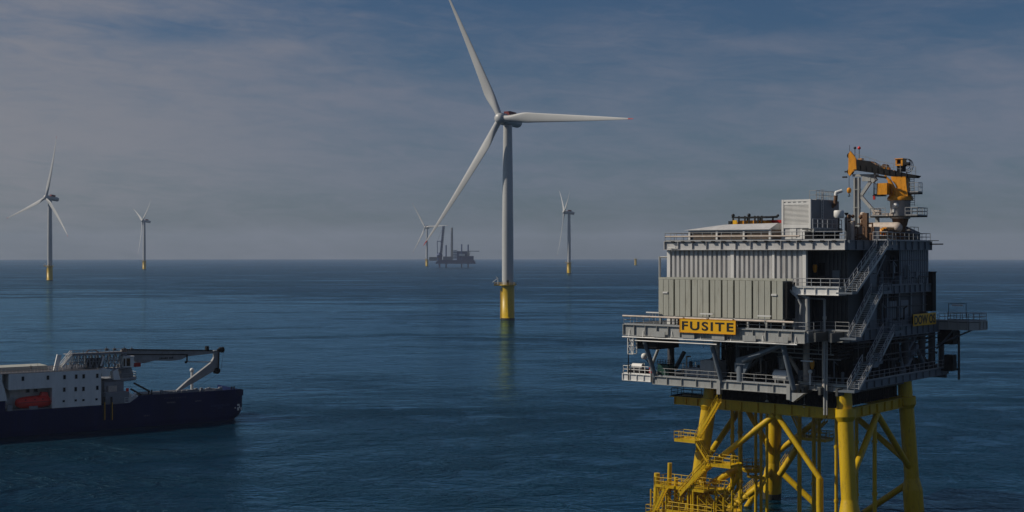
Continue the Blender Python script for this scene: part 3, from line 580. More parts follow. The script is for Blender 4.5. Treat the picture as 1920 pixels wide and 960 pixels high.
for i in range(3): x = k[0] + .2 + i * (k[3] - k[0] - .2) / 3; m.box(x, k[1] - .04, ZL + .2, x + (k[3] - k[0]) / 3 - .25, k[1], k[5] - .2)
m.build('door', 'wall', o)
c = fbox(1233, 684, 1253, 706, -.6, 1.6); o = sub('green_cabinet', 'dark green cabinet with open top rails at the left end of the lower deck', 'cabinet', (0, 0, 0)); on_lower(MB(), c).build('cabinet_body', 'green', o)
MB().rail([(c[0], c[1], c[5]), (c[3], c[1], c[5]), (c[3], c[4], c[5])], h=.7, st=.5).build('top_rail', 'dark', o)
p = F0(1454, 715, -.4); q = F0(1478, 715, -.4); zc = ZL + 1.0; o = sub('drum_tank', 'white horizontal drum tank lying on the lower deck beside the slanting brace', 'tank', (0, 0, 0))
m = MB(); m.tube((p.x, -.4, zc), (q.x, -.4, zc), .75, n=22); m.tube((p.x - .25, -.4, zc), (p.x, -.4, zc), .45, .75, n=22); m.tube((q.x, -.4, zc), (q.x + .25, -.4, zc), .75, .45, n=22); m.build('drum', 'white', o)
m = MB(); m.box(p.x + .2, -1, ZL, p.x + .35, .2, zc - .2); m.box(q.x - .35, -1, ZL, q.x - .2, .2, zc - .2); m.build('saddle', 'steel', o)
o = sub('ventilation_cabinet', 'grey upright ventilation cabinet hanging above the white drum tank', 'cabinet', (0, 0, 0)); c = fbox(1460, 672, 1470, 692, 2.5, 1); MB().box(*c).build('cabinet_body', 'wall', o); MB().tube(((c[0] + c[3]) / 2, 3, c[5]), ((c[0] + c[3]) / 2, 3, 25.7), .12).build('hanger', 'steel', o)
o = sub('junction_box', 'small blue-grey junction box fixed beside the knee brace column', 'box', (0, 0, 0)); c = fbox(1377, 680, 1385, 697, -1.2, .5); MB().box(*c).build('box_body', 'steel_b', o); MB().box(c[0] + .1, c[1] - .03, c[2] + .15, c[3] - .1, c[1], c[5] - .15).build('lid', 'wall', o)
o = sub('red_cabinet', 'small red fire cabinet on the outrigger platform at the far left', 'fire cabinet', (0, 0, 0)); c = fbox(1217, 688, 1222, 700, -1.7, .6); MB().box(*c).build('cabinet_body', 'red', o); MB().box(c[0] + .04, c[1] - .03, (c[2] + c[5]) / 2 - .06, c[3] - .04, c[1], (c[2] + c[5]) / 2 + .06).build('label_strip', 'white', o)
o = sub('satellite_dome', 'white satellite dome on a bracket left of the lower deck opening', 'dome', (0, 0, 0)); p = F0(1208, 668, -1); m = MB(); m.ball(p, .45, 16, 10); m.build('dome', 'white', o); MB().tube((p.x, -1, p.z - .2), (p.x + 1.0, -1, p.z - 1.0), .07).tube((p.x + 1, -1, p.z - 1), (p.x + 1, -1, 20.2), .07).build('bracket', 'dark', o)
# small machines on the outrigger platform
o = sub('winch_unit', 'small dark and white winch machine behind the rails of the far left outrigger platform', 'winch', (0, 0, 0)); a = F0(1192, 700, -.8); z0 = F0(1168, 700, -2.1).z
MB().box(a.x - 1.2, -1, z0, a.x + 1.4, .6, z0 + .6).build('winch_base', 'dark', o); MB().tube((a.x - .8, -.3, z0 + .95), (a.x + .9, -.3, z0 + .95), .42, n=16).build('drum', 'white', o)
# ---- upper block: walls from main deck to roof
WL = F0(1253, 480, 0).x
def corr(m, p, q, z0, z1, out, pitch=.72, dep=.24):   # trapezoid corrugation from p to q (xy), 'out' = outward xy unit
    p, q, out = Vector((*p, 0)), Vector((*q, 0)), Vector((*out, 0)); d = q - p; ln = d.length; d /= ln; k = max(1, round(ln / pitch)); pt = ln / k; pr = []
    for i in range(k):
        s = i * pt
        for f, e in ((0, 0), (.28, 0), (.38, 1), (.9, 1), (1.0, 0)):
            if i and f == 0: continue
            pr.append(p + d * (s + f * pt) + out * dep * e)
    nn = len(pr); V = [(v.x, v.y, z0) for v in pr] + [(v.x, v.y, z1) for v in pr]; fl = d.cross(Vector((0, 0, 1))).dot(out) > 0
    m.add(V, [((i, i + 1, nn + i + 1, nn + i) if fl else (i + 1, i, nn + i, nn + i + 1)) for i in range(nn - 1)]); return m
c3 = [F0(x, 480, 0).x for x in (1375, 1452, 1510)]
segs = [(WL + .5, c3[0] - .3), (c3[0] + .3, c3[1] - .2), (c3[1] + .2, c3[2] - .3)]
for a, b in segs: corr(MB(), (a, 0), (b, 0), ZM, 37.3, (0, -1)).build('corrugated_wall', 'wall', T)
for x in (WL + .25, c3[0], c3[1], c3[2]):
    w_ = .25 if x != c3[1] else .16; MB().box(x - w_, -.34, ZM, x + w_, .2, 37.3).build('wall_column', 'white', T)
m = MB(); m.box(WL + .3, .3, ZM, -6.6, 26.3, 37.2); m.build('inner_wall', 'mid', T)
corr(MB(), (WL, 26), (WL, .2), ZM, 37.3, (-1, 0)).build('corrugated_wall', 'wall', T)
# recess on the right of the front: dark wall set back, upper deck with rails
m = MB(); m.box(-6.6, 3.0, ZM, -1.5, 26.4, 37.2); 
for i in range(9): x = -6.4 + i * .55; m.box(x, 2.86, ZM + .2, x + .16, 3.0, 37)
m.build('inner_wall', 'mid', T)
m = MB(); m.box(-3.6, 2.78, ZI, -2.6, 2.88, ZI + 2.1); m.build('door', 'steel_b', T)
m = MB(); m.box(-5.6, 2.78, 33.9, -4.7, 2.86, 35.6); m.build('vent_grille', 'dark', T)
dl = F0(1487, 540, -2.2).x; dr = F0(1574, 545, -2.2).x
m = MB(); m.box(dl, -2.2, 32.45, dr, 2.9, ZI); m.box(dr, -1.0, 32.45, -.05, 26.2, ZI - .003); m.build('mid_deck', 'deck', T)
MB().girder((dl, -2.25, ZI), (dr, -2.25, ZI), 1.0, .45, .06, 1.7).build('edge_girder', 'white', T)
MB().girder((dr, -2.2, ZI), (dr, -.6, ZI), 1.0, .45, .06, 1.7).build('edge_girder', 'steel', T)
MB().girder((.05, 6.5, ZI), (.05, 26.3, ZI), 1.1, .5, .06, 1.8).build('edge_girder', 'steel_b', T)  # shade of the side face put into the girder colour
MB().rail([(dl, -2.2, ZI), (dr, -2.2, ZI)], r=.045, st=1.25).build('railing', 'galv', T); MB().rail([(dr, -2.2, ZI), (dr + .05, .5, ZI)], r=.045, st=1.2).build('railing', 'galv', T)
MB().rail([(0, 9.2, ZI), (0, 24, ZI)], st=1.4).build('railing', 'steel_b', T); MB().rail([(0, 2.6, ZM), (0, 29.5, ZM)], st=1.6).build('railing', 'steel_b', T)  # side rails coloured darker to imitate shade
# side face wall pieces (shade painted in with darker steel)
gy = lambda px, x=0: S.fy(px, 500, x).y
y0, y1, y2 = gy(1635), gy(1648), gy(1690)
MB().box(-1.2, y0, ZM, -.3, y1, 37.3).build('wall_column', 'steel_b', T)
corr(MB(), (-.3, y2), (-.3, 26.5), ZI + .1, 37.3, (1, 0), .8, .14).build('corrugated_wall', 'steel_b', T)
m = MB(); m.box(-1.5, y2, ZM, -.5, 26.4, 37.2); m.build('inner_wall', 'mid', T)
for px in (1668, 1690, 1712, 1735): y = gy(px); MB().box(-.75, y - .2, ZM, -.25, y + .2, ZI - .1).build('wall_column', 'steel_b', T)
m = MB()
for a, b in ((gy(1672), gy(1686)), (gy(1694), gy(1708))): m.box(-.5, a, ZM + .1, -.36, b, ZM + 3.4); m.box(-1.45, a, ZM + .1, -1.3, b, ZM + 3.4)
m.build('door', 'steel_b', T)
m = MB(); yb = 26.9; m.box(-1.6, yb, 28.6, .25, yb + 1.3, 34.1); m.box(-1.7, yb - .1, 34.1, .35, yb + 1.4, 34.25); m.build('side_duct', 'dark', T)
# clutter on the side wall: pipes, cable trays, boxes, lamps
m = MB()
for k in range(7): y = gy(1655) + k * .8; m.tube((-.4, y, ZM + .2), (-.4, y, 36.5 - (k % 3)), .08, n=6)
for z in (35.9, 34.2, 31.0, 29.6): m.tube((-.2, gy(1640), z), (-.2, 26, z), .06, n=6)
m.tube((-.0, gy(1722), 33.6), (-.0, gy(1740), 33.6), .08); m.tube((-.0, gy(1722), 33.6), (-.0, gy(1722), 31.9), .08)
m.build('side_pipes', 'mid', T)
for px, z, w_, hh in ((1698, 33.6, .8, 1.2), (1705, 34.6, .5, .6), (1676, 34.2, .9, 1.4), (1720, 33.4, .7, .9)): y = gy(px); MB().box(-.3, y - w_ / 2, z, .0, y + w_ / 2, z + hh).build('wall_box', 'steel_b', T)
# roof deck with fascia girders and rails
m = MB(); m.box(WL - .1, -.5, 38.40, -.2, 26.7, ZR); m.box(WL, .3, 37.2, -.6, 26.5, 38.4); m.build('roof_deck', 'deck', T)
for a, b in (((WL - .2, -.55, ZR), (-.2, -.55, ZR)), ((.0, -.4, ZR), (.0, 26.8, ZR)), ((WL - .25, -.4, ZR), (WL - .25, 26.7, ZR))): MB().girder(a, b, 1.25, .55, .07, 2.3).build('edge_girder', 'wall' if b[1] < 1 or a[0] < -5 else 'steel_b', T)  # side fascia takes the darker steel as painted shade
for a, b in (((WL - .2, -.5, ZR), (-6.2, -.5, ZR)), ((-6.2, -.5, ZR), (-.2, -.5, ZR)), ((.0, 8.5, ZR), (.0, 26.7, ZR)), ((WL - .2, -.5, ZR), (WL - .2, 26, ZR)), ((WL - .2, 26.7, ZR), (0, 26.7, ZR))): MB().rail([a, b], r=.042, st=1.5).build('railing', 'rail', T)
m = MB(); m.tube((WL, -.75, ZR + .62), (-6.5, -.75, ZR + .55), .11, n=8); m.build('handrail_pipe', 'beige', T)
m = MB()
for i in range(16): x = WL + 1 + i * 1.6; m.box(x, -.95, ZR - .22, x + .5, -.6, ZR - .02)
m.build('rail_bracket', 'dark', T)
a = F0(1237, 482, 1.5); m = MB(); m.tube((WL, 1.5, a.z), (a.x, 1.5, a.z), .12); m.tube((a.x, 1.5, a.z + .1), (a.x, 1.5, 28), .16, n=10); m.build('vent_pipe', 'steel', T)
# heavy brackets and the gallows at the left end of the radiators (right end piping)
m = MB(); p = F0(1500, 552, -2.6); m.path([(dl - .6, -2.4, 32.3), (dl + .6, -2.4, 31.3), (dl + 1.2, -2.3, 30.2), (dl + 1.0, -2.2, 29)], .16, 8); m.path([(dl + .9, -1.8, 31.6), (dl + 1.8, -1.8, 31.2), (dl + 1.9, -1.8, ZM)], .3, 12); m.build('cooler_piping', 'steel', T)
# stairs on the side face, zig-zag, all rising away from the camera
def fl(px0, py0, px1, py1, x=.7, wd=1.5):
    a = S.fy(px0, py0, x); b = S.fy(px1, py1, x); m = MB(); stair(m, a, b, (wd, 0, 0), rr=.05, sl=.34); m.build('stair_flight', 'galv', T); return a, b
for q in ((1585, 548, 1644, 462), (1592, 633, 1634, 547), (1625, 684, 1656, 622), (1589, 731, 1617, 680)):
    a, b = fl(*q)
    m = MB(); m.box(.15, b.y, b.z - .2, 2.3, b.y + 2.6, b.z); m.rail([(2.3, b.y, b.z), (2.3, b.y + 2.6, b.z), (.2, b.y + 2.6, b.z)], st=1.1, r=.045)
    m.build('stair_landing', 'steel_b', T); m = MB(); m.box(.15, a.y - 1.5, a.z - .2, 2.3, a.y, a.z); m.rail([(2.3, a.y, a.z), (2.3, a.y - 1.5, a.z)], st=1.1, r=.045); m.build('stair_landing', 'steel_b', T)  # landings darkened in colour to deepen the shade
m = MB(); a = S.fy(1690, 455, .4); m.beam((.6, 6.5, 33.6), (.6, 9.8, 36.6), .1, .2); m.build('stair_support', 'steel_b', T)
# ---- right end: cantilever platform, V braces, hanging box, small lower platform
e = S.fx(1850, 608, 33.5)
m = MB(); m.box(-3, 29.4, 27.0, e.x - 1.2, 33.4, 27.15); m.prism([(e.x - 1.2, 29.4, 27), (e.x, 30.6, 27), (e.x, 33.4, 27), (e.x - 1.2, 33.4, 27)], (0, 0, .15)); m.build('cantilever_deck', 'deck', T)
for a, b in (((.2, 29.45, 27.16), (e.x - 1.2, 29.45, 27.16)), ((e.x - 1.15, 29.5, 27.16), (e.x, 30.7, 27.16)), ((e.x, 30.7, 27.16), (e.x, 33.4, 27.16))): MB().girder(a, b, 1.25, .4, .06, 1.3).build('edge_girder', 'steel', T)
MB().rail([(.2, 29.5, 27.16), (e.x - 1.2, 29.5, 27.16), (e.x, 30.7, 27.16), (e.x, 33.3, 27.16), (0, 33.3, 27.16)], r=.05, st=.9).build('railing', 'rail', T)
for q, r in (((1692, 700, 1718, 648), .42), ((1718, 625, 1700, 660), .3), ((1735, 690, 1716, 648), .3), ((1682, 640, 1693, 690), .2), ((1660, 665, 1682, 690), .15)):
    a = S.fy(q[0], q[1], -1); b = S.fy(q[2], q[3], -1); MB().tube(a, b, r, n=12).build('brace', 'steel_b', T)
for px, yy in ((1697, None), (1747, None), (1765, None), (1728, None)):
    p = S.fy(px, 650, -1.2); MB().tube((-1.2, p.y, ZL), (-1.2, p.y, 25.7), .5 if px != 1765 else .42, n=14).build('column', 'mid', T)
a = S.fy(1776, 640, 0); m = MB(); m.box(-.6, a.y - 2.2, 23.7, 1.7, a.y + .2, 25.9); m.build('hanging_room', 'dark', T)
for x_ in (2.2, e.x - .8): MB().tube((x_, 30.2, 26.0), (-.6, 30.6, 22.6 + .2 * x_), .12, n=8).build('brace', 'steel_b', T)
p = S.fx(1798, 640, a.y); m = MB(); m.tube((p.x, p.y, 18.5), (p.x, p.y, 25.6), .17, n=10); m.build('column', 'mid', T)
m = MB(); m.box(.1, 30.4, 19.9, p.x, 33, 20.05); m.rail([(.1, 30.4, 20.05), (p.x, 30.4, 20.05), (p.x, 33, 20.05)], st=.7); m.box(.5, 30.6, 20.05, 1.8, 32, 22.2); m.build('outrigger_deck', 'dark', T)
m = MB()
for k in range(16):
    y = 19 + rnd.random() * 12; z = 22.6 + rnd.random() * 2.6; m.tube((-2.2, y, z), (-2.2 + rnd.random(), y + 1.2, z + rnd.random() * 1.2), .07, n=6); m.box(-2.4, y, z, -1.8, y + .6 * rnd.random() + .2, z + .5)
for z in (23.2, 24.0, 24.6): m.tube((-1.6, 14, z), (-1.6, 31, z), .12, n=8)
m.build('underdeck_pipes', 'mid', T)
m = MB()
for k in range(8): y = 20 + k * 1.6; m.box(-3, y, ZL, -2.2, y + 1.1, ZL + 1.1 + rnd.random())
m.build('equipment_skid', 'dark', T)
# ---- radiator bank (transformer coolers) on the front of the main deck
R_ = sub('radiator_bank', 'long khaki-grey bank of upright radiator panels above the yellow sign', 'radiator bank', (0, 0, 0))
ra = F0(1235, 560, -3.5).x; rb = F0(1470, 560, -3.5).x; z0, z1 = 28.35, 33.3
edges = [299, 335, 376, 412, 458, 500, 540, 590, 632, 676, 722, 768, 815, 860, 905, 950, 998, 1050, 1094, 1138, 1186, 1232]
gaps = {412, 540, 676, 768, 860, 998, 1138}
for a, b in zip(edges, edges[1:]):
    pa, pb = 1160 + a / 4, 1160 + b / 4; g0 = .22 if a in gaps else .03; xa = F0(pa, 560, -3.5).x + g0; xb = F0(pb, 560, -3.5).x - .05
    m = MB(); k = 3
    m.box(xa, -3.5, z0, xb, -3.42, z1); n_ = 5
    for i in range(n_): x = xa + (xb - xa) * (i + .1) / n_; m.box(x, -3.42, z0, x + (xb - xa) * .45 / n_, -1.1, z1)
    m.build('radiator_panel', 'rad', R_)
m = MB(); m.box(ra - .1, -3.4, z1 + .03, rb + .2, -3.1, z1 + .28); m.box(ra - .1, -1.5, z1 + .03, rb + .2, -1.2, z1 + .28); m.build('header_pipe', 'rad', R_)
m = MB()
for i in range(16): x = ra + .6 + i * 1.08; m.box(x, -3.3, z1, x + .12, -1.2, z1 + .2)
m.box(rb + .1, -3.3, z0 + .1, rb + .35, -1.1, z1 - .1); m.build('end_panel', 'dark', R_)
m = MB(); m.box(ra, -3.4, ZM, ra + .3, -3.1, z0); m.box(rb - .3, -3.4, ZM, rb, -3.1, z0); m.box(ra, -3.45, z0 - .22, rb, -3.2, z0 - .02)
for i in range(1, 7): x = ra + (rb - ra) * i / 7; m.box(x, -3.4, ZM, x + .25, -3.1, z0 - .2)
m.build('support_frame', 'steel', R_)
m = MB()
for px in (1247, 1451): x = F0(px, 547, -3.6).x; m.box(x - .38, -3.62, 31.4, x + .38, -3.51, 31.62)
m.build('lifting_bar', 'white', R_)
m = MB(); m.box(ra + 1, -1.0, ZM, rb - .5, -.4, 31.5); m.build('conservator_wall', 'dark', R_)
# ---- signs
def sgn(px0, py0, px1, py1, y):
    a = S.fx(px0, (py0 + py1) / 2, y); b = S.fx(px1, (py0 + py1) / 2, y); return a.x, b.x
sx0, sx1 = sgn(1274, 0, 1379.5, 0, -4.75); zt = F0(1327, 598.5, -4.75).z; zb = F0(1327, 625.5, -4.75).z
o = sub('name_sign', 'wide yellow sign reading FUSITE on the lit front rail', 'sign', (0, 0, 0))
MB().box(sx0, -4.75, zb, sx1, -4.67, zt).build('sign_board', 'sign', o)
m = MB(); 
for x in (sx0 + .5, (sx0 + sx1) / 2, sx1 - .5): m.box(x - .05, -4.67, zb - .1, x + .05, -4.35, zt + .1)
m.build('bracket', 'dark', o)
m = MB(); fz = .07
for q in ((sx0, zb, sx1, zb + fz), (sx0, zt - fz, sx1, zt), (sx0, zb + fz, sx0 + fz, zt - fz), (sx1 - fz, zb + fz, sx1, zt - fz)): m.box(q[0], -4.79, q[1], q[2], -4.752, q[3])
m.build('sign_frame', 'crane_y', o)
text('lettering', 'FUSITE', 1.18, 'ink', o, Matrix.Translation(((sx0 + sx1) / 2 + .02, -4.765, (zb + zt) / 2)) @ Matrix.Rotation(pi / 2, 4, 'X'), .012, .028, (sx1 - sx0) * .915, 1.22)
d0, d1 = S.fy(1713, 600, .5).y, S.fy(1755, 600, .5).y; zt = S.fy(1735, 587.5, .5).z; zb = S.fy(1735, 609.5, .5).z
o = sub('name_sign', 'shaded yellow sign reading DOW OS on the dark side of the platform', 'sign', (0, 0, 0))
MB().box(.42, d0, zb, .5, d1, zt).build('sign_board', 'sign', o); MB().box(.1, d0 + .5, zb + .1, .42, d0 + .7, zt).box(.1, d1 - .7, zb + .1, .42, d1 - .5, zt).build('bracket', 'dark', o)
text('lettering', 'DOW OS', 1.25, 'ink', o, Matrix.Translation((.515, (d0 + d1) / 2, (zb + zt) / 2)) @ Matrix.Rotation(pi / 2, 4, 'Z') @ Matrix.Rotation(pi / 2, 4, 'X'), .012, .03, (d1 - d0) * .93, 1.0)
# ---- roof objects
c = fbox(1292, 432, 1445, 455, 1.2, 8)
o = sub('roof_cooler', 'long low roof cooler with brown grilles and a white sloping lid', 'roof cooler', (0, 0, 0))
z2 = F0(1370, 431, 1.2).z; m = MB(); m.box(c[0] + .2, 1.3, ZR, c[3] - .1, 9, z2)
for i in range(11): z = ZR + .15 + i * (z2 - ZR - .2) / 11; m.box(c[0] + .25, 1.22, z, c[3] - .15, 1.3, z + .06)
m.build('louvre_body', 'brown', o)
m = MB()
for f in (0, .345, .675, .985): x = c[0] + (c[3] - c[0]) * f; m.box(x, 1.0, ZR, x + .28, 1.2, z2)
m.box(c[0], 1.02, z2 - .2, c[3], 1.18, z2 - .02); m.build('frame_post', 'white', o)
zt = F0(1400, 421, 5).z; xe = F0(1283, 430, 1).x; V = [(xe, .8, z2), (c[3], .8, z2), (c[3], 9.4, z2), (xe, 9.4, z2), (xe + 5.2, 3.2, zt), (c[3], 3.2, zt + .1), (c[3], 7.2, zt + .1), (xe + 5.2, 7.2, zt)]
MB().add(V, [(0, 3, 2, 1), (4, 5, 6, 7), (0, 1, 5, 4), (1, 2, 6, 5), (2, 3, 7, 6), (3, 0, 4, 7)]).build('lid', 'wall', o)
# yellow machine with black frame
yb = 13; a = F0(1376, 418, yb); b = F0(1436, 418, yb); zt = F0(1400, 405, yb).z; zy = F0(1400, 413.5, yb).z
o = sub('roof_machine', 'yellow machine under a black roof frame behind the white cooler lid', 'machine', (0, 0, 0))
m = MB(); m.box(a.x + .4, yb, ZR, b.x, yb + 3, zy - .3); m.prism([(a.x + .4, yb, zy - .31), (b.x, yb, zy - .31), (b.x - .4, yb, zy), (a.x + 1, yb, zy)], (0, 3, 0)); m.build('machine_body', 'crane_y', o)
m = MB(); m.box(a.x - .2, yb - .3, zt - .28, b.x + .2, yb + 3.2, zt - .08); m.beam((b.x + .2, yb, zt - .15), (b.x + 1.8, yb, zt - .1), .2, .12)
for f in (0, .18, .37, .50, .68, .78, .9): x = a.x + (b.x - a.x) * f; m.box(x - .09, yb - .3, ZR, x + .09, yb - .1, zt)
for f in (.1, .5, .9): x = a.x + (b.x - a.x) * f; m.box(x - .09, yb + 3, ZR, x + .09, yb + 3.2, zt)
m.ball((a.x, yb - .2, zt + .1), .25); m.ball((a.x + (b.x - a.x) * .5, yb - .2, zt + .12), .25); m.box(a.x - .7, yb - .4, zt - 1.5, a.x - .2, yb, zt - .7); m.ball((b.x + 1.9, yb, zt - .02), .2); m.build('roof_frame', 'ink', o)
MB().box(a.x + .1, yb - .5, zt - 1.5, a.x + .75, yb - .35, zt - .6).build('warning_plate', 'sign', o)
# red railings beside it
a = F0(1438, 419, 15); b = F0(1466, 419, 15); o = sub('red_barrier', 'red railing barrier on the roof just left of the white louvred container', 'barrier', (0, 0, 0))
zb_ = F0(1450, 419, 15).z
m = MB(); m.rail([(a.x, 15, ZR), (b.x, 15, ZR)], h=zb_ - ZR, st=1, r=.06); m.box(a.x, 14.95, zb_ - .1, b.x, 15.1, zb_ + .5); m.build('barrier_body', 'red', o)
# louvred container
cy0 = 2.4; a = F0(1465.5, 440, cy0); b = F0(1520, 440, cy0); zt = F0(1490, 374, cy0).z; yl = S.fy(1573, 420, b.x).y
o = sub('louvred_container', 'tall white container with a louvred front and shade-darkened side on the roof', 'container', (0, 0, 0))
x0, x1 = a.x, b.x
m = MB(); m.box(x0 + .05, cy0 + .12, ZR + .1, x1 - .05, yl - .05, zt - .1); m.build('body', 'wall', o)
m = MB()
for i in range(17): z = 40.75 + i * .165; m.add([(x0 + .3, cy0 + .12, z + .12), (x1 - .3, cy0 + .12, z + .12), (x1 - .3, cy0 - .0, z), (x0 + .3, cy0 - .0, z), (x0 + .3, cy0 + .12, z + .02), (x1 - .3, cy0 + .12, z + .02)], [(3, 2, 1, 0), (4, 5, 2, 3)])
m.build('louvres', 'white', o)
m = MB()
for x in (x0, x1 - .28): m.box(x, cy0 - .02, ZR, x + .28, cy0 + .26, zt)
m.box(x0 + .28, cy0, zt - .28, x1 - .28, cy0 + .2, zt - .02); m.box(x0 + .28, cy0, ZR + .02, x1 - .28, cy0 + .2, ZR + .3); m.box(x0 + .28, cy0 + .01, 43.0 + .55, x1 - .28, cy0 + .12, zt - .9 + .2); m.box(x0 + .28, cy0, 40.2, x1 - .28, cy0 + .14, 40.7)
for i in range(5): x = x0 + .6 + i * .75; m.box(x, cy0 + .02, zt - .75, x + .3, cy0 + .14, zt - .3)
for i in range(2): x = x0 + 1.2 + i * 1.5; m.box(x, cy0 + .03, ZR + .35, x + .9, cy0 + .14, 40.1)
m.build('frame', 'white', o)
MB().box(x1 - .06, cy0 + .3, ZR + .1, x1 + .0, yl, zt - .06).build('side_panel', 'steel_b', o)  # shade on the container's far side painted as a darker panel
MB().rail([(x1 - 1.2, 4.5, zt - .1), (x1 - .2, 4.5, zt - .1), (x1 - .2, yl - .3, zt - .1), (x0 + 1, yl - .3, zt - .1)], h=1.3, st=.9).build('top_railing', 'rail', o)
m = MB(); m.tube((x1 + .2, 5.2, ZR), (x1 + .2, 5.2, zt + 1.4), .05, n=5); m.tube((x1 + .2, 5.7, ZR), (x1 + .2, 5.7, zt + 1.4), .05, n=5)
for i in range(16): m.tube((x1 + .2, 5.2, ZR + .4 + i * .38), (x1 + .2, 5.7, ZR + .4 + i * .38), .03, n=4)
m.build('ladder', 'galv', o)
# exhaust pipe, walkway and boxes in front of the container side
p = S.fy(1568, 376, x1 + .5); o = sub('exhaust_pipe', 'rusty brown exhaust pipe with a white elbow beside the container roof', 'exhaust pipe', (0, 0, 0))
ex = S.fy(1566, 382, x1 + .4); m = MB(); m.path([(x1 - .1, ex.y, ex.z - .4), (x1 + .4, ex.y, ex.z), (x1 + .5, ex.y, ex.z + 1.1)], .26, 14); m.build('pipe', 'rusty', o)
MB().path([(x1 + .5, ex.y, ex.z + 1.1), (x1 + .55, ex.y, ex.z + 1.5), (x1 + 1.2, ex.y + .4, ex.z + 1.75)], .24, 14).build('elbow', 'white', o)
wx = x1 + 1.8; a = S.fy(1524, 430, wx); b = S.fy(1578, 430, wx)
o = sub('access_walkway', 'raised grey access walkway with double rails along the container side', 'walkway', (0, 0, 0))
m = MB(); m.box(x1 + .3, a.y, 39.9, wx, b.y, 40.05); m.build('walkway_deck', 'deck', o); MB().girder((wx, a.y, 40.07), (wx, b.y, 40.07), .5, .3, .05, 1.4).build('edge_girder', 'steel', o)
MB().rail([(wx, a.y, 40.05), (wx, b.y, 40.05)], h=1.25, r=.055, st=1.5).build('railing', 'galv', o)
m = MB()
for k in range(6): y = a.y + .4 + k * (b.y - a.y) / 6; m.box(wx - .12, y, ZR, wx + .02, y + .14, 39.9)
m.build('support_post', 'dark', o)
m = MB(); m.box(x1 + .4, a.y + .5, ZR, wx - .3, b.y - .3, 39.8); m.build('duct', 'dark', o)
# white round cabinet on a post
p = F0(1573, 404, 5); o = sub('instrument_hood', 'white round-cornered instrument hood on a post right of the container', 'instrument cabinet', (0, 0, 0))
zt = F0(1573, 394.5, 5).z; zb = F0(1573, 409, 5).z; m = MB(); m.lathe([(.62, zb), (.7, zb + .05), (.7, zt - .12), (.6, zt)], 8, (p.x, 5.0)); m.build('hood', 'white', o); MB().tube((p.x, 5, ZR), (p.x, 5, zb), .09).build('post', 'dark', o)
# floodlights on roof
def lamp(px, py, y, label, post=1.4):
    p = F0(px, py, y); o = sub('floodlight', label, 'floodlight', (p.x, y, p.z - post), 'platform floodlights'); m = MB(); m.tube((0, 0, 0), (0, 0, post), .05, n=6); m.build('pole', 'dark', o)
    m = MB(); m.lathe([(.12, post - .05), (.3, post + .25), (.28, post + .3)], 12); m.build('lamp_head', 'ink', o)
lamp(1587, 403, 8, 'black floodlight leaning out on a thin pole between the container and the crane rest', 2.2)
# strip lights along rails
def strip(px0, px1, py, y, label, vert=1.0, side=False):
    if side: a = S.fy(px0, py, y); b = S.fy(px1, py, y)
    else: a = F0(px0, py, y); b = F0(px1, py, y)
    c = (a + b) / 2; o = sub('strip_light', label, 'strip light', (c.x, c.y, c.z), 'white strip lights on the rails'); h_ = (b - a) / 2; h_.z = 0
    m = MB(); m.beam(-h_, h_, .22, .16); m.build('light_tube', 'white', o); m = MB(); m.tube((0, 0, -.07), (0, 0, -vert), .04, n=5); m.build('pole', 'rail', o)
strip(1212, 1236, 586, -3.8, 'white strip light over the rail left of the radiator bank')
strip(1313, 1337, 588.5, -4.5, 'white strip light directly above the letters of the FUSITE sign')
strip(1421, 1446, 592.5, -4.5, 'white strip light right of the FUSITE sign under the last radiators')
strip(1253, 1267, 464, -.9, 'white strip light at the left corner under the roof edge', .6)
strip(1502, 1524, 677, -1.4, 'pale strip light under the main deck near the orange canister', .5)
p = S.fx(1785, 572, 31); q = S.fx(1805, 572, 31); o = sub('strip_light', 'cream strip light on a hoop above the rails of the right cantilever platform', 'strip light', ((p.x + q.x) / 2, 31, p.z), 'white strip lights on the rails')
hw = (q.x - p.x) / 2; MB().box(-hw, -.1, -.1, hw, .1, .12).build('light_tube', 'white', o); MB().path([(-hw - .5, 0, -1.7), (-hw - .5, 0, .25), (hw + .5, 0, .25), (hw + .5, 0, -1.7)], .045, 5).build('pole', 'dark', o)
for px, py, lb in ((1438, 753, 'white round lamp hanging under the lower deck, left one of two in the black void'), (1508, 761, 'white round lamp hanging under the lower deck, right one of two near the near leg')):
    p = F0(px, py, .9); o = sub('pendant_lamp', lb, 'pendant lamp', (p.x, .9, p.z), 'white lamps in the cable deck void'); MB().ball((0, 0, 0), .24, 12, 8).build('lamp_shade', 'white', o); MB().tube((0, 0, .2), (0, 0, 18.3 - p.z), .035, n=5).build('rod', 'rail', o)
p = F0(1519, 697, -.2); o = sub('pendant_lamp', 'white dome lamp on a pale post at the lower deck edge', 'post lamp', (p.x, -.2, ZL)); MB().ball((0, 0, p.z - ZL), .3, 12, 8).build('lamp_shade', 'white', o); MB().tube((0, 0, 0), (0, 0, p.z - ZL), .14).build('post', 'white', o)
for px0, px1, py0, py1, y, lb, mt in ((1524, 1532, 496, 511, 2.3, 'orange-yellow canister hung on the dark wall above the upper walkway', 'crane_y'), (1519, 1527, 676, 692, .3, 'orange-yellow canister hanging under the main deck beside the post lamp', 'crane_y')):
    c = fbox(px0, py0, px1, py1, y, .5); o = sub('hanging_canister', lb, 'canister', ((c[0] + c[3]) / 2, y, c[2]), 'orange canisters'); hh = c[5] - c[2]; rr_ = (c[3] - c[0]) / 2
    MB().lathe([(rr_ * .5, 0), (rr_ * .9, hh * .35), (rr_, hh * .8), (rr_ * .8, hh)], 16).build('canister_body', mt, o); MB().tube((0, 0, hh), (0, 0, hh + .4), .05).build('hook', 'dark', o)
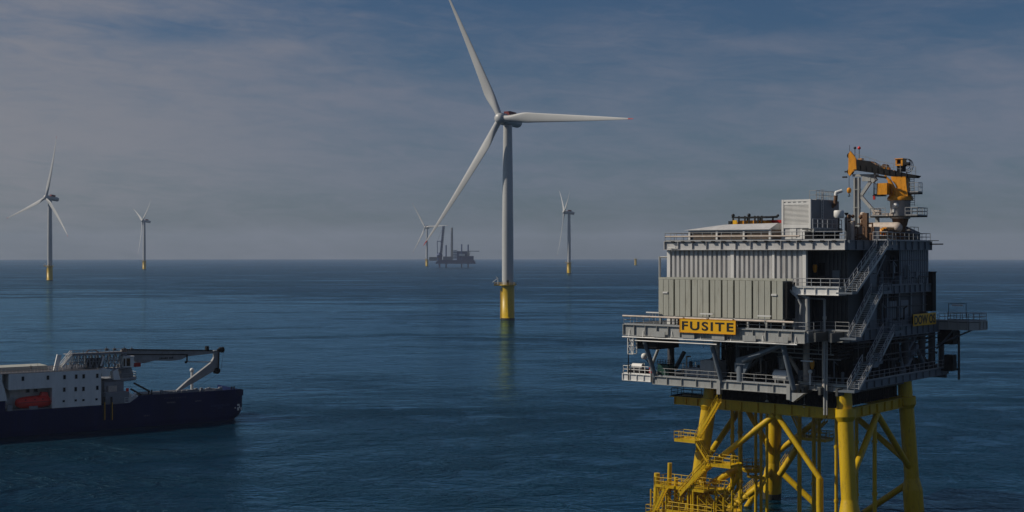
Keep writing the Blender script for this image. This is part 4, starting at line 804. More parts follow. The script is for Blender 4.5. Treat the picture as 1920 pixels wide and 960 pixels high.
# ---- roof right clutter: tanks, pipes
rz = sub('process_skid', 'cream and rust coloured pipe skid on the roof between the container and the crane pedestal', 'pipe skid', (0, 0, 0))
a = F0(1592, 440, 9); b = F0(1632, 440, 9)
m = MB()
for px, r, zt_, y in ((1590, .45, 41.6, 9), (1618, .38, 42.2, 10), (1598, .3, 41.0, 8)): p = F0(px, 430, y); m.tube((p.x, y, ZR), (p.x, y, zt_), r, n=14); m.ball((p.x, y, zt_), r, 12, 6, .5)
m.box(a.x, 10, ZR, b.x, 12, 40.4); m.build('vessel', 'beige', rz)
m = MB()
for k in range(16): x = a.x + rnd.random() * (b.x - a.x); z = ZR + rnd.random() * 2.6; m.path([(x, 8.5, z), (x + .9, 8.5, z), (x + .9, 8.5, max(ZR, z - 1.1))], .08 + .08 * rnd.random(), 6)
for k in range(6): m.ball((a.x + rnd.random() * (b.x - a.x), 8.6, 40.5 + rnd.random() * 1.3), .25 + .12 * rnd.random(), 8, 6)
m.build('pipework', 'rusty', rz)
m = MB(); p = F0(1624, 440, 8.6); m.box(p.x - .35, 8.2, ZR, p.x + .3, 8.8, 42.2); m.build('column', 'rusty', rz)
o = sub('cream_tank', 'long cream horizontal tank lying on the roof behind the crane pedestal', 'tank', (0, 0, 0)); p = F0(1630, 425, 20); q = F0(1682, 425, 20); zc = F0(1655, 427, 20).z
MB().tube((p.x, 20, zc), (q.x, 20, zc), .75, n=20).ball((p.x, 20, zc), .75, 16, 8).ball((q.x, 20, zc), .75, 16, 8).build('tank_shell', 'beige', o); MB().box(p.x + .4, 19.5, ZR, p.x + .7, 20.5, zc - .4).box(q.x - .8, 19.5, ZR, q.x - .5, 20.5, zc - .4).build('saddle', 'mid', o)
o = sub('yellow_pump_skid', 'yellow-brown pump and pipe skid behind the roof rails near the crane foot', 'pump skid', (0, 0, 0)); a = S.fy(1655, 440, -.8); b = S.fy(1683, 440, -.8)
m = MB(); m.box(-1.8, a.y, ZR, -.9, b.y, 39.2); m.box(-1.7, a.y + 2, 39.2, -1.1, a.y + 4.5, 40.4); m.ball((-1.4, a.y + 1.4, 39.8), .5); m.ball((-1.4, b.y - 1, 39.9), .45); m.build('pump_body', 'crane_y', o)
m = MB()
for k in range(9): y = a.y + k * (b.y - a.y) / 9; m.path([(-.8, y, 39.0), (-.8, y, 39.9 + .4 * rnd.random()), (-.8, y + 1.1, 39.9)], .07, 6)
m.build('pipework', 'rusty', o)
o = sub('roof_shelter', 'low dark hipped shelter on the roof right of the crane pedestal', 'shelter', (0, 0, 0)); a = S.fy(1698, 440, -3); b = S.fy(1712, 440, -3)
m = MB(); m.box(-5, a.y, ZR, -2, b.y, 39.8); m.add([(-5.1, a.y - .1, 39.8), (-1.9, a.y - .1, 39.8), (-1.9, b.y + .1, 39.8), (-5.1, b.y + .1, 39.8), (-4, a.y + .5, 40.7), (-3, a.y + .5, 40.7)], [(0, 1, 5, 4), (1, 2, 5), (2, 3, 4, 5), (3, 0, 4), (3, 2, 1, 0)]); m.build('shelter_body', 'mid', o)
# stair-head rail clutter
MB().rail([(.2, 6.8, ZR), (2.2, 6.8, ZR), (2.2, 8.4, ZR), (.2, 8.4, ZR)], r=.05).build('railing', 'galv', T)
m = MB(); a = S.fy(1745, 440, .2); m.tube((.1, a.y, ZR - .4), (2.0, a.y, ZR - .4), .09); m.tube((.1, a.y - .6, ZR + .1), (1.6, a.y - .6, ZR + .1), .05); m.rail([(-1.2, a.y - 1, ZR), (-1.2, a.y - 4, ZR)], h=2.0, st=1.6); m.build('davit_arm', 'dark', T)

# ---- crane rest
pp = S.fy(1688, 450, -2.4); yr = pp.y; pz = lambda px, py, y=yr: F0(px, py, y)
o = sub('crane_rest', 'grey steel crane rest tower with crossing diagonal braces under the boom', 'crane rest', (0, 0, 0))
a = pz(1607, 440); zt = pz(1607, 333).z
m = MB()
for dx in (-.32, .32): m.box(a.x + dx - .11, yr - .3, ZR, a.x + dx + .11, yr + .3, zt)
m.box(a.x - .2, yr - .06, ZR, a.x + .2, yr + .06, zt)
for i in range(3): z = ZR + 2.2 + i * 2.6; m.box(a.x - .5, yr - .32, z, a.x + .5, yr + .32, z + .12)
m.build('post', 'steel', o)
b = pz(1645, 440); MB().box(b.x - .22, yr - .25, ZR, b.x + .22, yr + .25, pz(1645, 404).z).build('post', 'steel', o)
for q in ((1612, 371, 1642, 326), (1611, 364, 1646, 404)):
    MB().beam(pz(q[0], q[1]), pz(q[2], q[3]), .4, .42).build('brace', 'steel', o)
m = MB(); m.beam(pz(1600, 329), pz(1646, 329), .6, .35); m.beam(pz(1618, 334), pz(1634, 334), .7, .9); m.beam(pz(1634, 330), pz(1641, 340), .6, .8); m.build('cross_head', 'steel', o)
MB().beam(pz(1609, 407), pz(1645, 407), .25, .22).build('tie_beam', 'steel', o)

# ---- pedestal crane; own frame facing the camera: local x right, z up
pp = S.fy(1688, 450, -2.4); wx_ = S.o[0] + S.A[0] * -2.4 + S.B[0] * pp.y; wy_ = S.o[1] + S.A[1] * -2.4 + S.B[1] * pp.y; q_ = F / wy_
K = thing('pedestal_crane', 'orange-yellow pedestal crane with boom laid on its rest at the roof corner', 'crane', (wx_, wy_, ZR), SR)
CF = Fr(wx_, wy_, SR)
cxp = 960 + wx_ / wy_ * F
def k(px, py, y=0.0): p = CF.fx(px, py, y); p.z -= ZR; return p
h0 = k(1688, 410).z; h1 = k(1688, 404).z; h2 = k(1688, 376).z; h3 = k(1688, 370).z; ht = k(1688, 334).z
MB().lathe([(.72, 0), (.72, 2.0), (.92, h0 - 1.0), (1.15, h0)], 28).build('pedestal_foot', 'rusty', K)
MB().lathe([(1.3, h0), (1.38, h0 + .1), (1.38, h2 - .15), (1.45, h2 - .14), (1.45, h2)], 32).build('pedestal', 'wall', K)
m = MB(); m.ball(k(1680, 385, -1.35), .42, 14, 8); m.tube(k(1676, 384, -1.3), k(1676, 398, -1.3), .22, n=10); m.build('hatch', 'white', K)
hp = k(1688, 405).z; xl_, xr_ = k(1641, 405).x, k(1729, 405).x
m = MB(); m.box(xl_, -1.7, hp - .18, xr_, 1.9, hp); m.build('service_platform', 'dark', K)
MB().rail([(-1.5, -1.65, hp), (xl_, -1.65, hp), (xl_, 1.8, hp)], r=.045, st=1.1).build('railing', 'rail', K); MB().rail([(1.4, -1.65, hp), (xr_, -1.65, hp), (xr_, 1.8, hp), (1, 1.8, hp)], r=.05, st=.8).build('railing', 'rail', K)
m = MB(); m.box(xl_ + .1, -1.2, hp, xl_ + 1.1, -.4, hp + .9); m.box(xl_ + 1.6, -1.4, hp, xl_ + 3.2, -.3, hp + .4); m.build('locker', 'beige', K)
m = MB(); m.lathe([(1.75, h2 + .01), (1.8, h2 + .35), (1.55, h3 + .25), (1.15, h3 + 1.3)], 30); m.build('slewing_skirt', 'crane_y', K)
# king post: two side cheeks leaving an opening
m = MB()
for y in (-1.0, .75): m.prism([k(1669, 368, y), k(1702, 368, y), k(1699, 345, y), k(1698, 331, y), k(1670, 331, y), k(1672, 338, y), k(1678, 345, y), k(1681, 352, y)], (0, .25, 0))
m.prism([k(1690, 368, -.7), k(1700, 368, -.7), k(1698, 331, -.7), k(1691, 331, -.7)], (0, 1.4, 0)); m.tube(k(1692, 360, -.2), k(1694, 331, -.2), .75, .6, n=18); m.build('king_post', 'crane_y', K)
m = MB(); m.tube(k(1684, 367, -1.35), k(1667, 338, -1.35), .27, n=12); m.tube(k(1667, 338, -1.35), k(1659, 330, -1.35), .17, n=10); m.tube(k(1679, 367, -1.5), k(1664, 343, -1.5), .1, n=8); m.build('luffing_cylinder', 'crane_y', K)
a, b = k(1644, 365, -2.6), k(1663, 343, -2.6)
cb = MB(); cb.box(a.x, -2.6, a.z, b.x, -1.1, b.z); cab = cb.build('cab', 'crane_y', K)
m = MB(); m.box(a.x - .02, -2.4, a.z + .5, a.x + .0, -1.3, b.z - .2); m.build('window', 'glass', cab)
m = MB(); m.box(a.x - .5, -2.9, a.z - .2, k(1668, 360).x, -1.0, a.z - .05); m.rail([(a.x - .4, -2.8, a.z - .05), (a.x - .4, -1.1, a.z - .05)], h=1.6, st=.8); m.tube((a.x - .3, -2.8, a.z), k(1641, 335, -2.8), .05); m.beam(k(1642, 330, -2.6), k(1662, 333, -2.6), .2, .3); m.build('cab_platform', 'dark', K)
MB().box(a.x - .45, -2.9, a.z - .7, a.x - .15, -2.7, a.z - .1).build('fire_extinguisher', 'red', K)
# boom: dark latticed box rising to the left, machinery on top
bp0, bp1 = k(1716, 331), k(1610, 313)
m = MB(); A_ = [k(1718, 329, -1), k(1690, 324, -1), k(1650, 314, -1), k(1630, 302, -1), k(1606, 299, -1), k(1606, 320, -1), k(1635, 324, -1), k(1660, 329, -1), k(1690, 333, -1), k(1714, 333, -1)]
m.prism(A_, (0, .12, 0)); m.prism([p + Vector((0, 1.7, 0)) for p in A_], (0, .12, 0))
m.box(k(1606, 0).x, -1, k(1606, 320).z, k(1632, 0).x, .8, k(1606, 320).z + .12); m.beam(k(1632, 322, 0), k(1716, 333, 0), 1.8, .12)
for i in range(9): p = k(1612 + i * 11, 316 + i * 1.5, -1.05); m.box(p.x - .05, -1.08, p.z - .35, p.x + .05, -1, p.z + .45)
m.build('boom', 'dark', K)
# boom tip: tall yellow sheave housing
m = MB(); m.prism([k(1591, 289, -.6), k(1594, 283, -.6), k(1598, 288, -.6), k(1604, 296, -.6), k(1606, 318, -.6), k(1598, 322, -.6), k(1593, 330, -.6), k(1590, 326, -.6)], (0, .3, 0))
m.prism([k(1591, 289, .35), k(1594, 283, .35), k(1598, 288, .35), k(1604, 296, .35), k(1606, 318, .35), k(1598, 322, .35), k(1593, 330, .35), k(1590, 326, .35)], (0, .3, 0)); m.prism([k(1596, 300, -.3), k(1606, 300, -.3), k(1606, 316, -.3), k(1597, 318, -.3)], (0, .6, 0)); m.build('boom_tip', 'crane_y', K)
for py in (292, 322): c_ = k(1594.5, py, 0); MB().tube((c_.x, -.3, c_.z), (c_.x, .34, c_.z), .4, n=18).build('sheave', 'dark', K)
m = MB(); m.box(k(1584, 0).x, -.1, k(1588, 322).z - .1, k(1592, 0).x, .1, k(1588, 322).z + .1); m.box(k(1580, 0).x, -.15, k(1584, 332).z - .12, k(1588, 0).x, .15, k(1584, 332).z + .1); m.build('limit_arm', 'ink', K)
# walkway rail over the boom
m = MB()
pts = [k(1603, 288, -.8), k(1630, 296, -.8), k(1650, 303, -.8), k(1690, 309, -.8)]
for a, b in zip(pts, pts[1:]): m.tube(a, b, .03, n=4); dd = Vector((0, 0, .55)); m.tube(a - dd, b - dd, .025, n=4)
for px, pt, pbm in ((1612, 291, 300), (1622, 294, 302), (1630, 296, 306), (1640, 300, 312), (1650, 303, 316), (1662, 305, 318), (1675, 307, 320), (1688, 309, 322)): m.tube(k(px, pt, -.8), k(px, pbm + 2, -.8), .035, n=4)
m.build('boom_railing', 'rail', K)
m = MB()
for px, py, w_, h_ in ((1609, 297, 7, 3), (1640, 306, 2, 7), (1633, 303, 2, 6), (1656, 314, 3, 8), (1664, 314, 2, 7), (1672, 320, 5, 5), (1636, 311, 6, 3)): p = k(px, py, -.6); m.box(p.x, -.6, p.z - h_ * .074, p.x + w_ * .074, .2, p.z)
m.build('boom_fitting', 'crane_y', K)
m = MB(); p = k(1660, 312, 0); m.tube((p.x, -.5, p.z - .1), (p.x, .5, p.z - .1), .42, n=16); m.build('winch_drum', 'rusty', K)
# winch house on top and machinery platform at the tail
m = MB(); a, b = k(1677, 311, -.9), k(1693, 296.5, -.9); m.box(a.x, -.9, b.z - .1, b.x, .7, b.z); m.box(a.x + .1, -.8, a.z, b.x - .1, .6, a.z + .25)
m.box(a.x + .1, -.8, a.z + .2, a.x + .3, .6, b.z); m.box(b.x - .35, -.8, a.z + .2, b.x - .1, .6, b.z); m.box(a.x + .2, -.2, a.z + .2, b.x - .2, .5, b.z); m.build('winch_house', 'crane_y', K)
MB().box(a.x + .35, -.5, a.z + .3, b.x - .4, -.21, b.z - .2).build('winch_opening', 'ink', K)
m = MB(); m.box(a.x + .2, -.5, k(1690, 322).z, a.x + .9, .4, a.z + .02); m.box(b.x - .4, -.6, k(1690, 322).z, b.x - .1, .4, a.z + .02); m.build('winch_stand', 'dark', K)
m = MB(); c_ = k(1700, 308, -.6)
for i in range(3):
    pts = [(c_.x + (.55 + .12 * i) * cos(t_), -.6 + .2 * i, c_.z - .1 * i + (.75 + .1 * i) * sin(t_)) for t_ in [pi * .6 - j * pi / 9 for j in range(12)]]
    m.path(pts, .045, 6)
m.tube((c_.x - .3, -.5, c_.z), (c_.x + .4, -.5, c_.z), .3, n=12); m.build('hose_loop', 'dark', K)
MB().rail([k(1701, 329, -.9), k(1717, 331, -.9), k(1717, 331, .9)], h=1.35, st=.7).build('railing', 'rail', K)
# tail ladder platform
p0, p1 = k(1700, 361, -.5), k(1723, 361, -.5)
m = MB(); m.box(p0.x, -.8, p0.z - .25, p1.x, .8, p0.z); m.build('ladder_platform', 'dark', K); MB().rail([(p0.x + .2, -.75, p0.z), (p1.x, -.75, p0.z), (p1.x, .7, p0.z)], h=1.35, st=.55).build('railing', 'rail', K)
m = MB()
for px0, px1, py0, py1 in ((1706, 1714, 334, 360), (1706, 1715, 362, 386)):
    a, b = k(px0, py0, -.3), k(px1, py1, -.3); m.tube((a.x, -.3, a.z), (a.x, -.3, b.z), .04, n=5); m.tube((b.x, -.3, a.z), (b.x, -.3, b.z), .04, n=5); n_ = 6
    for i in range(n_): z = b.z + (a.z - b.z) * (i + .5) / n_; m.tube((a.x, -.3, z), (b.x, -.3, z), .035, n=4)
m.build('ladder', 'rail', K)
for px, mt in ((1603, 'ink'), (1611, 'red')):
    m = MB(); m.tube(k(px, 297, .3), k(px, 279, .3), .05, n=6); bm_ = m.build('mast', 'mid', K); MB().ball(k(px, 277.5, .3), .2 if mt == 'ink' else .24, 10, 6).build('lamp_head', 'ink' if mt == 'ink' else 'orange', bm_)
MB().tube(k(1593, 284, 0), k(1593, 272, 0), .03, n=4).build('antenna', 'dark', K)
# hook hangs from the boom tip
hk = thing('crane_hook_block', 'yellow hook block hanging on a wire from the crane boom tip', 'hook block', (wx_ + CF.A[0] * k(1592, 358).x, wy_ + CF.A[1] * k(1592, 358).x, ZR + k(1592, 368).z))
zz = k(1592, 353).z - k(1592, 368).z; MB().tube((0, 0, zz), (0, 0, zz + k(1592, 330).z - k(1592, 353).z), .035, n=5).build('wire', 'dark', hk)
s_ = .074; MB().lathe([(.16, .45), (.28, .6), (.32, .75), (.32, 1.0), (.26, 1.15), (.1, 1.25)], 16).build('block', 'crane_y', hk)
MB().path([(0, 0, .5), (0, 0, .3), (.12, 0, .15), (.08, 0, 0), (-.08, 0, 0), (-.12, 0, .1)], .06, 6).build('hook', 'ink', hk)
# ------------------------------------------------------------------ cable-laying ship: local x along the hull to the right, y away from the camera
H_ = Fr(-102, 266, atan2(29.5, 42)); P = lambda px, py, y=0: H_.fx(px, py, y)
V = thing('cable_ship', 'navy and white cable-laying ship with folded grey deck crane moored at the left', 'ship', (-102, 266, sea_z(-102, 266)), H_.ang)
BEAM = 16.0
def hull_ring(z, x1, ins=0.0):       # plan outline at height z, stern corners rounded
    pts = [(-70, ins)]; r = 2.4
    for i in range(9): a = -pi / 2 + pi / 2 * i / 8; pts.append((x1 - r + r * cos(a), ins + r + r * sin(a)))
    for i in range(9): a = pi / 2 * i / 8; pts.append((x1 - r + r * cos(a), BEAM - ins - r + r * sin(a)))
    pts.append((-70, BEAM - ins)); return [(x, y, z) for x, y in pts]
levels = [(-2.5, 49.8, .3), (0.2, 50.7, .1), (.9, 51.6, 0), (2.2, 52.3, 0), (5.2, 52.4, 0)]
R = [hull_ring(*l) for l in levels]; n = len(R[0]); vs = [p for r in R for p in r]; fs = [(j * n + i, j * n + (i + 1) % n, (j + 1) * n + (i + 1) % n, (j + 1) * n + i) for j in range(len(R) - 1) for i in range(n)]
m = MB(); m.add(vs, fs); m.add(R[-1], [tuple(range(n))]); m.add(R[0], [tuple(range(n - 1, -1, -1))])
zb = P(300, 740).z + .1
m.prism([(26.2, 0, 5.2), (50, 0, 5.2), (50, 0, zb), (28.4, 0, zb)], (0, .35, 0)); m.prism([(50, 0, 5.2), (52.2, .9, 5.2), (52.2, .9, zb - .3), (51.4, .4, zb), (50, 0, zb)], (0, .35, 0)); m.box(52.0, 1.2, 5.2, 52.3, 15, zb - .3)
m.box(-70, 0.0, 5.2, .9, 16, 7.3); m.build('hull', 'navy', V)
MB().box(-70, 3.9, 5.205, 51.6, 15.5, 5.3).build('deck', 'deck', V)
# white superstructure with lifeboat recess
XS0, XS1, ZS = P(28, 697).x, P(190, 697).x, 12.6
rx0, rx1 = P(14, 740).x, P(98, 740).x; rz0, rz1 = 4.2, P(60, 729).z
m = MB(); D = 15.6
m.box(rx1, .06, 5.2, XS1, D, ZS); m.box(XS0 - 1.2, .06, rz1, rx1, D, ZS); m.box(rx0 - .3, 3.9, 5.2, rx1, D, rz1); m.box(-30, .06, 7.3, rx0 - 1.0, D, ZS); m.prism([(rx0 - 1.0, .06, 7.3), (rx0 - .0, .06, 7.3), (rx0 - .5, .06, 9.5), (rx0 - 1.0, .06, 11.2)], (0, 4, 0))
m.box(rx0 - 1, 3.9, 7.3, XS0, D, ZS); m.build('superstructure', 'white', V)
m = MB(); m.box(rx0 - .2, .5, 5.21, rx1, 3.9, 5.35); m.box(rx0, .1, 5.2, rx0 + 1, .6, 6.4); m.box(P(55, 770).x, .02, 5.2, P(71, 770).x, .3, 5.9); m.build('recess_fitting', 'shipgrey', V)
wins = [(43, 710), (90, 708), (121, 707), (143, 706), (157, 705.5), (182.5, 704.5), (120.5, 730.5), (142, 729.5), (156.5, 729), (182.5, 727)]
for px, py in wins:
    c = P(px, py, .0); w_ = MB(); w_.box(c.x - .27, .0, c.z - .45, c.x + .27, .05, c.z + .45); f = w_.build('window', 'shipgrey', V); MB().box(c.x - .22, -.02, c.z - .4, c.x + .22, .0, c.z + .4).build('pane', 'glass', f)
for px, py in ((119.5, 752), (142, 750.5), (156.5, 750), (181, 748.5)):
    c = P(px, py); f = MB().box(c.x - .24, 0, c.z - .22, c.x + .24, .05, c.z + .22).build('window', 'shipgrey', V); MB().box(c.x - .2, -.02, c.z - .18, c.x + .2, .0, c.z + .18).build('pane', 'glass', f)
for px, py in ((52, 732), (67, 731)):
    c = P(px, py, 3.85); f = MB().box(c.x - .4, 3.78, c.z - .45, c.x + .4, 3.88, c.z + .45).build('window', 'shipgrey', V); MB().box(c.x - .3, 3.75, c.z - .35, c.x + .3, 3.78, c.z + .35).build('pane', 'glass', f)
MB().rail([(-30, .3, ZS), (P(118, 697).x, .3, ZS)], h=1.1, r=.04, st=.7).build('railing', 'beige', V)
m = MB(); m.box(-30, 6, ZS, P(105, 690).x, 12, ZS + .9); m.build('roof_housing', 'rad', V); MB().box(-30, .1, ZS + .003, XS1 - .05, D - .1, ZS + .04).build('roof_plate', 'mid', V)
a = P(104, 694, 3); b = P(111, 665, 3); MB().beam((a.x, 3, ZS), (b.x, 3, b.z), .5, .9).build('funnel_fin', 'white', V)
a = P(58, 690, 3); m = MB(); m.tube((a.x, 3, ZS), (a.x, 3, a.z + .7), .05); m.tube((a.x - .4, 3, a.z + .3), (a.x + .4, 3, a.z + .3), .05); m.ball((a.x, 3, a.z + .1), .22); m.build('antenna', 'dark', V)
m = MB(); a = P(71, 672, 3); m.tube((a.x, 3, ZS), (a.x, 3, a.z), .03); m.build('antenna', 'dark', V)
a = P(24, 700, .5); b = P(29, 713, .5); MB().beam(a, b, .3, .3).build('davit', 'white', V)
# funnel shadow block left of recess
# dark lattice gangway / boom cradle above the superstructure
yb = 6.0; a = P(118, 676, yb); b = P(232, 676, yb); zt = P(170, 663, yb).z; zl = P(170, 692, yb).z
m = MB(); m.truss((a.x + 1.2, yb, (zt + zl) / 2), (b.x, yb, (zt + zl) / 2), 3.4, zt - zl, .17, 9); m.box(a.x + 1, yb - .2, zl + (zt - zl) * .45, b.x, yb + .2, zl + (zt - zl) * .5); m.box(a.x + .6, yb - 1.7, zt, b.x, yb + 1.7, zt + .15)
for i in range(18): x = a.x + 1.2 + (b.x - a.x - 1.2) * i / 18; m.beam((x, yb + .6, zl), (x + .9, yb + .6, zt), .12, .1); m.beam((x + .9, yb - .2, zl), (x, yb - .2, zt), .1, .1)
m.build('lattice_gantry', 'shipgrey', V)
m = MB(); m.box(a.x + 5, yb + .2, zl + .2, b.x - 4.3, yb + 1.2, zt - 1.0); m.build('gantry_machinery', 'mid', V)
MB().rail([(a.x + 1, yb - 1.7, zt + .15), (b.x, yb - 1.7, zt + .15)], h=.8, r=.035, st=.9).build('gantry_railing', 'rusty', V)
m = MB(); pts = [P(173 + 11 * cos(t_), 661 - 5 * sin(t_), yb) for t_ in [pi * j / 8 for j in range(9)]]; m.path(pts, .1, 6); m.build('cable_arch', 'rusty', V)
m = MB(); stair(m, (P(116, 690, 4).x, 4, P(116, 690, 4).z), (P(135, 667, 4).x, 4, P(135, 667, 4).z), (0, 1.2, 0), rr=.06, sl=.4); m.build('stair_flight', 'white', V)
m = MB(); a = P(195, 668, 4); b = P(189, 686, 4); m.beam(a, b, .25, .3); m.build('lattice_strut', 'white', V)
# crane pedestal block, deck crane
Y8 = 5.0; q = lambda px, py, y=Y8: P(px, py, y)
m = MB(); a, b = q(196, 754, 3), q(232, 754, 3); m.box(a.x, 3, 5.2, b.x, 12, q(210, 716, 3).z); m.box(a.x - .6, .5, 5.2, b.x + .3, 3, 7.6); m.build('pedestal_house', 'shipgrey', V)
a, b = q(203, 740, 2.5), q(219, 723, 2.5); MB().box(a.x, 2.4, a.z, b.x, 3, b.z).build('cable_duct', 'beige', V)
c_ = q(226, 705); zt = q(0 + 226, 697).z; zp = q(226, 714).z
m = MB(); m.lathe([(4.2, zp), (4.3, zp + .25), (4.3, zp + .5), (2.4, zp + .6)], 32, (c_.x, Y8 + 3)); m.build('crane_platform', 'shipgrey', V)
m = MB(); m.rail([(c_.x + 4.2 * cos(t_), Y8 + 3 + 4.2 * sin(t_), zp + .5) for t_ in [2 * pi * i / 20 for i in range(21)]], st=1.2); m.build('crane_platform_rail', 'rail', V)
m = MB(); d_ = q(238, 700); m.lathe([(1.9, zp + .5), (2.0, zp + 1.2), (1.5, zp + 3.0), (1.5, zp + 3.4)], 28, (d_.x, Y8 + 2)); m.build('crane_pedestal', 'shipgrey', V)
m = MB(); m.prism([q(213, 712, 3.5), q(226, 712, 3.5), q(221, 692, 3.5), q(212, 697, 3.5)], (0, 2, 0)); m.build('pedestal_bracket', 'white', V)
m = MB(); m.prism([q(192, 706, 3), q(204, 706, 3), q(206, 692, 3), q(193, 691, 3), q(190, 697, 3)], (0, 2.5, 0)); m.build('dome_cover', 'white', V)
a, b = q(231, 689, 4), q(251, 669, 4); cb = MB().box(a.x, 4, a.z, b.x, 6.5, b.z).build('crane_cab', 'white', V)
m = MB(); m.box(a.x - .15, 3.8, b.z, b.x + .1, 6.6, b.z + .2); m.build('cab_roof', 'white', cb)
for p0, p1 in ((231.5, 235), (237, 244)): x0_, x1_ = q(p0, 680, 4).x, q(p1, 680, 4).x; MB().box(x0_, 3.95, a.z + .25, x1_, 4.0, b.z - .25).build('window', 'glass', cb)
a, b = q(252, 688, 4.5), q(264, 680, 4.5); MB().box(a.x, 4.5, a.z, b.x, 5.5, b.z).build('winch_box', 'red', V)
# boom: fish-belly box, knuckle, jib
yb = 6.2; B_ = lambda px, py: P(px, py, yb)
m = MB(); m.prism([B_(228, 656), B_(405, 658), B_(405, 661), B_(396, 663), B_(352, 668), B_(340, 674), B_(322, 676.5), B_(290, 676), B_(270, 681), B_(256, 680), B_(245, 668), B_(228, 668)], (0, 1.0, 0)); m.build('main_boom', 'boomgrey', V)
m = MB(); m.tube(B_(228, 655) + Vector((0, -.15, 0)), B_(398, 657) + Vector((0, -.15, 0)), .13, n=8)
m.beam(B_(235, 664.5) + Vector((0, -.1, 0)), B_(350, 664.5) + Vector((0, -.1, 0)), .2, .2); m.tube(B_(350, 664) + Vector((0, -.2, 0)), B_(350, 678) + Vector((0, -.2, 0)), .18); m.ball(B_(348, 679) + Vector((0, -.2, 0)), .3); m.build('boom_pipe', 'dark', V)
m = MB(); xa, xb, zz_ = B_(299, 671).x, B_(325, 671).x, B_(312, 671).z
rnd2 = random.Random(3); x = xa
while x < xb: w_ = .18 + .12 * rnd2.random(); m.box(x, yb - .03, zz_ - .22, x + w_, yb, zz_ + .22 - .12 * rnd2.random()); x += w_ + .1 + (.3 if rnd2.random() > .85 else 0)
m.build('boom_lettering', 'ink', V)
m = MB(); m.tube(B_(350, 678), B_(398, 678.5), .12, n=10); m.build('jib_cylinder', 'galv', V)
m = MB(); m.prism([B_(402, 657), B_(411, 657), B_(411, 690), B_(408, 697), B_(402, 695), B_(370, 714), B_(336, 733), B_(331, 736), B_(333, 731), B_(352, 714), B_(378, 694), B_(396, 680), B_(402, 670)], (0, .9, 0)); m.build('jib', 'boomgrey', V)
m = MB(); m.tube(B_(407, 657) + Vector((0, -.1, 0)), B_(419, 652) + Vector((0, -.1, 0)), .3, n=8); c1 = B_(416, 656); m.tube((c1.x, yb - .2, c1.z), (c1.x, yb + .9, c1.z), .62, n=16); c1 = B_(407, 695); m.tube((c1.x, yb - .2, c1.z), (c1.x, yb + .9, c1.z), .72, n=16); m.beam(B_(410, 660) + Vector((0, -.15, 0)), B_(409, 690) + Vector((0, -.15, 0)), .15, .5); m.build('knuckle_sheave', 'dark', V)
m = MB(); m.tube(B_(420, 655), B_(414, 694), .035, n=4); m.tube(B_(405, 704), B_(374, 722), .03, n=4); m.build('hoist_wire', 'dark', V)
m = MB(); m.box(B_(387, 656).x, yb, B_(387, 656).z - .1, B_(392, 656).x, yb + .9, B_(390, 649).z); m.build('boom_lamp_box', 'dark', V)
m = MB()
for px in (200, 215, 233, 247): a = P(px, 657, 6); m.tube(a, (a.x, 6, a.z + .9), .06); m.box(a.x - .3, 5.7, a.z, a.x + .3, 6.4, a.z + .45)
m.build('boom_heel_gear', 'mid', V)
# mast post, struts, deck gear
a = P(360, 737, 10); m = MB(); m.tube((a.x, 10, 5.3), (a.x, 10, P(360, 696, 10).z), .34, .28, n=14); m.ball((a.x, 10, P(360, 694, 10).z), .5, 12, 8); m.build('mast', 'white', V)
for (x0_, y0_), (x1_, y1_) in (((251, 718), (281, 734)), ((245, 729), (268, 742))): MB().tube(P(x0_, y0_, 2), P(x1_, y1_, 2), .2, n=8).build('support_strut', 'ink', V)
m = MB(); a = P(281, 737, 2); m.tube((a.x - .3, 2, 5.3), (a.x - .3, 2, P(0 + 281, 731, 2).z), .15); m.tube((a.x + .4, 2, 5.3), (a.x + .4, 2, P(281, 731, 2).z), .15); m.build('bollard', 'ink', V)
MB().box(P(270, 740, 3).x, 3, 5.3, P(365, 740, 3).x, 8, zb - .1).build('deck_winch', 'mid', V)
m = MB(); rnd3 = random.Random(8)
for i in range(26): px = 286 + i * 5.0; a = P(px, 737, 2.5); h_ = .2 + .55 * rnd3.random(); m.box(a.x, 2.4, zb - .4, a.x + .35 + .4 * rnd3.random(), 3, zb + h_ * .8)
m.build('deck_gear', 'shipgrey', V)
MB().box(P(384, 737, 2).x, 2, zb - .2, P(404, 737, 2).x, 4, P(394, 731, 2).z).build('deck_locker', 'beige', V)
m = MB()
for px in (434, 439): a = P(px, 737, .8); m.tube((a.x, .8, zb - .1), (a.x, .8, zb + .65), .16)
a, b = P(433, 737, .8), P(440, 737, .8); m.box(a.x, .7, zb + .3, b.x, .9, zb + .42); m.build('bollard', 'ink', V)
m = MB(); m.box(P(236, 750, 1).x, .8, 5.2, P(256, 750, 1).x, 2.4, 6.4); m.rail([(P(234, 750, .3).x, .3, 5.3), (26, .3, 5.3)], st=.8)
for i in range(7): a = P(238 + i * 3, 745, .9); m.ball((a.x, .9, 6.4 + .3 * (i % 3)), .35, 8, 6)
m.build('mooring_gear', 'white', V); MB().tube((P(240, 750, 1).x, 1.4, 6), (P(240, 750, 1).x, 1.4, P(240, 728, 1).z), .3).build('orange_marker', 'orange', V)
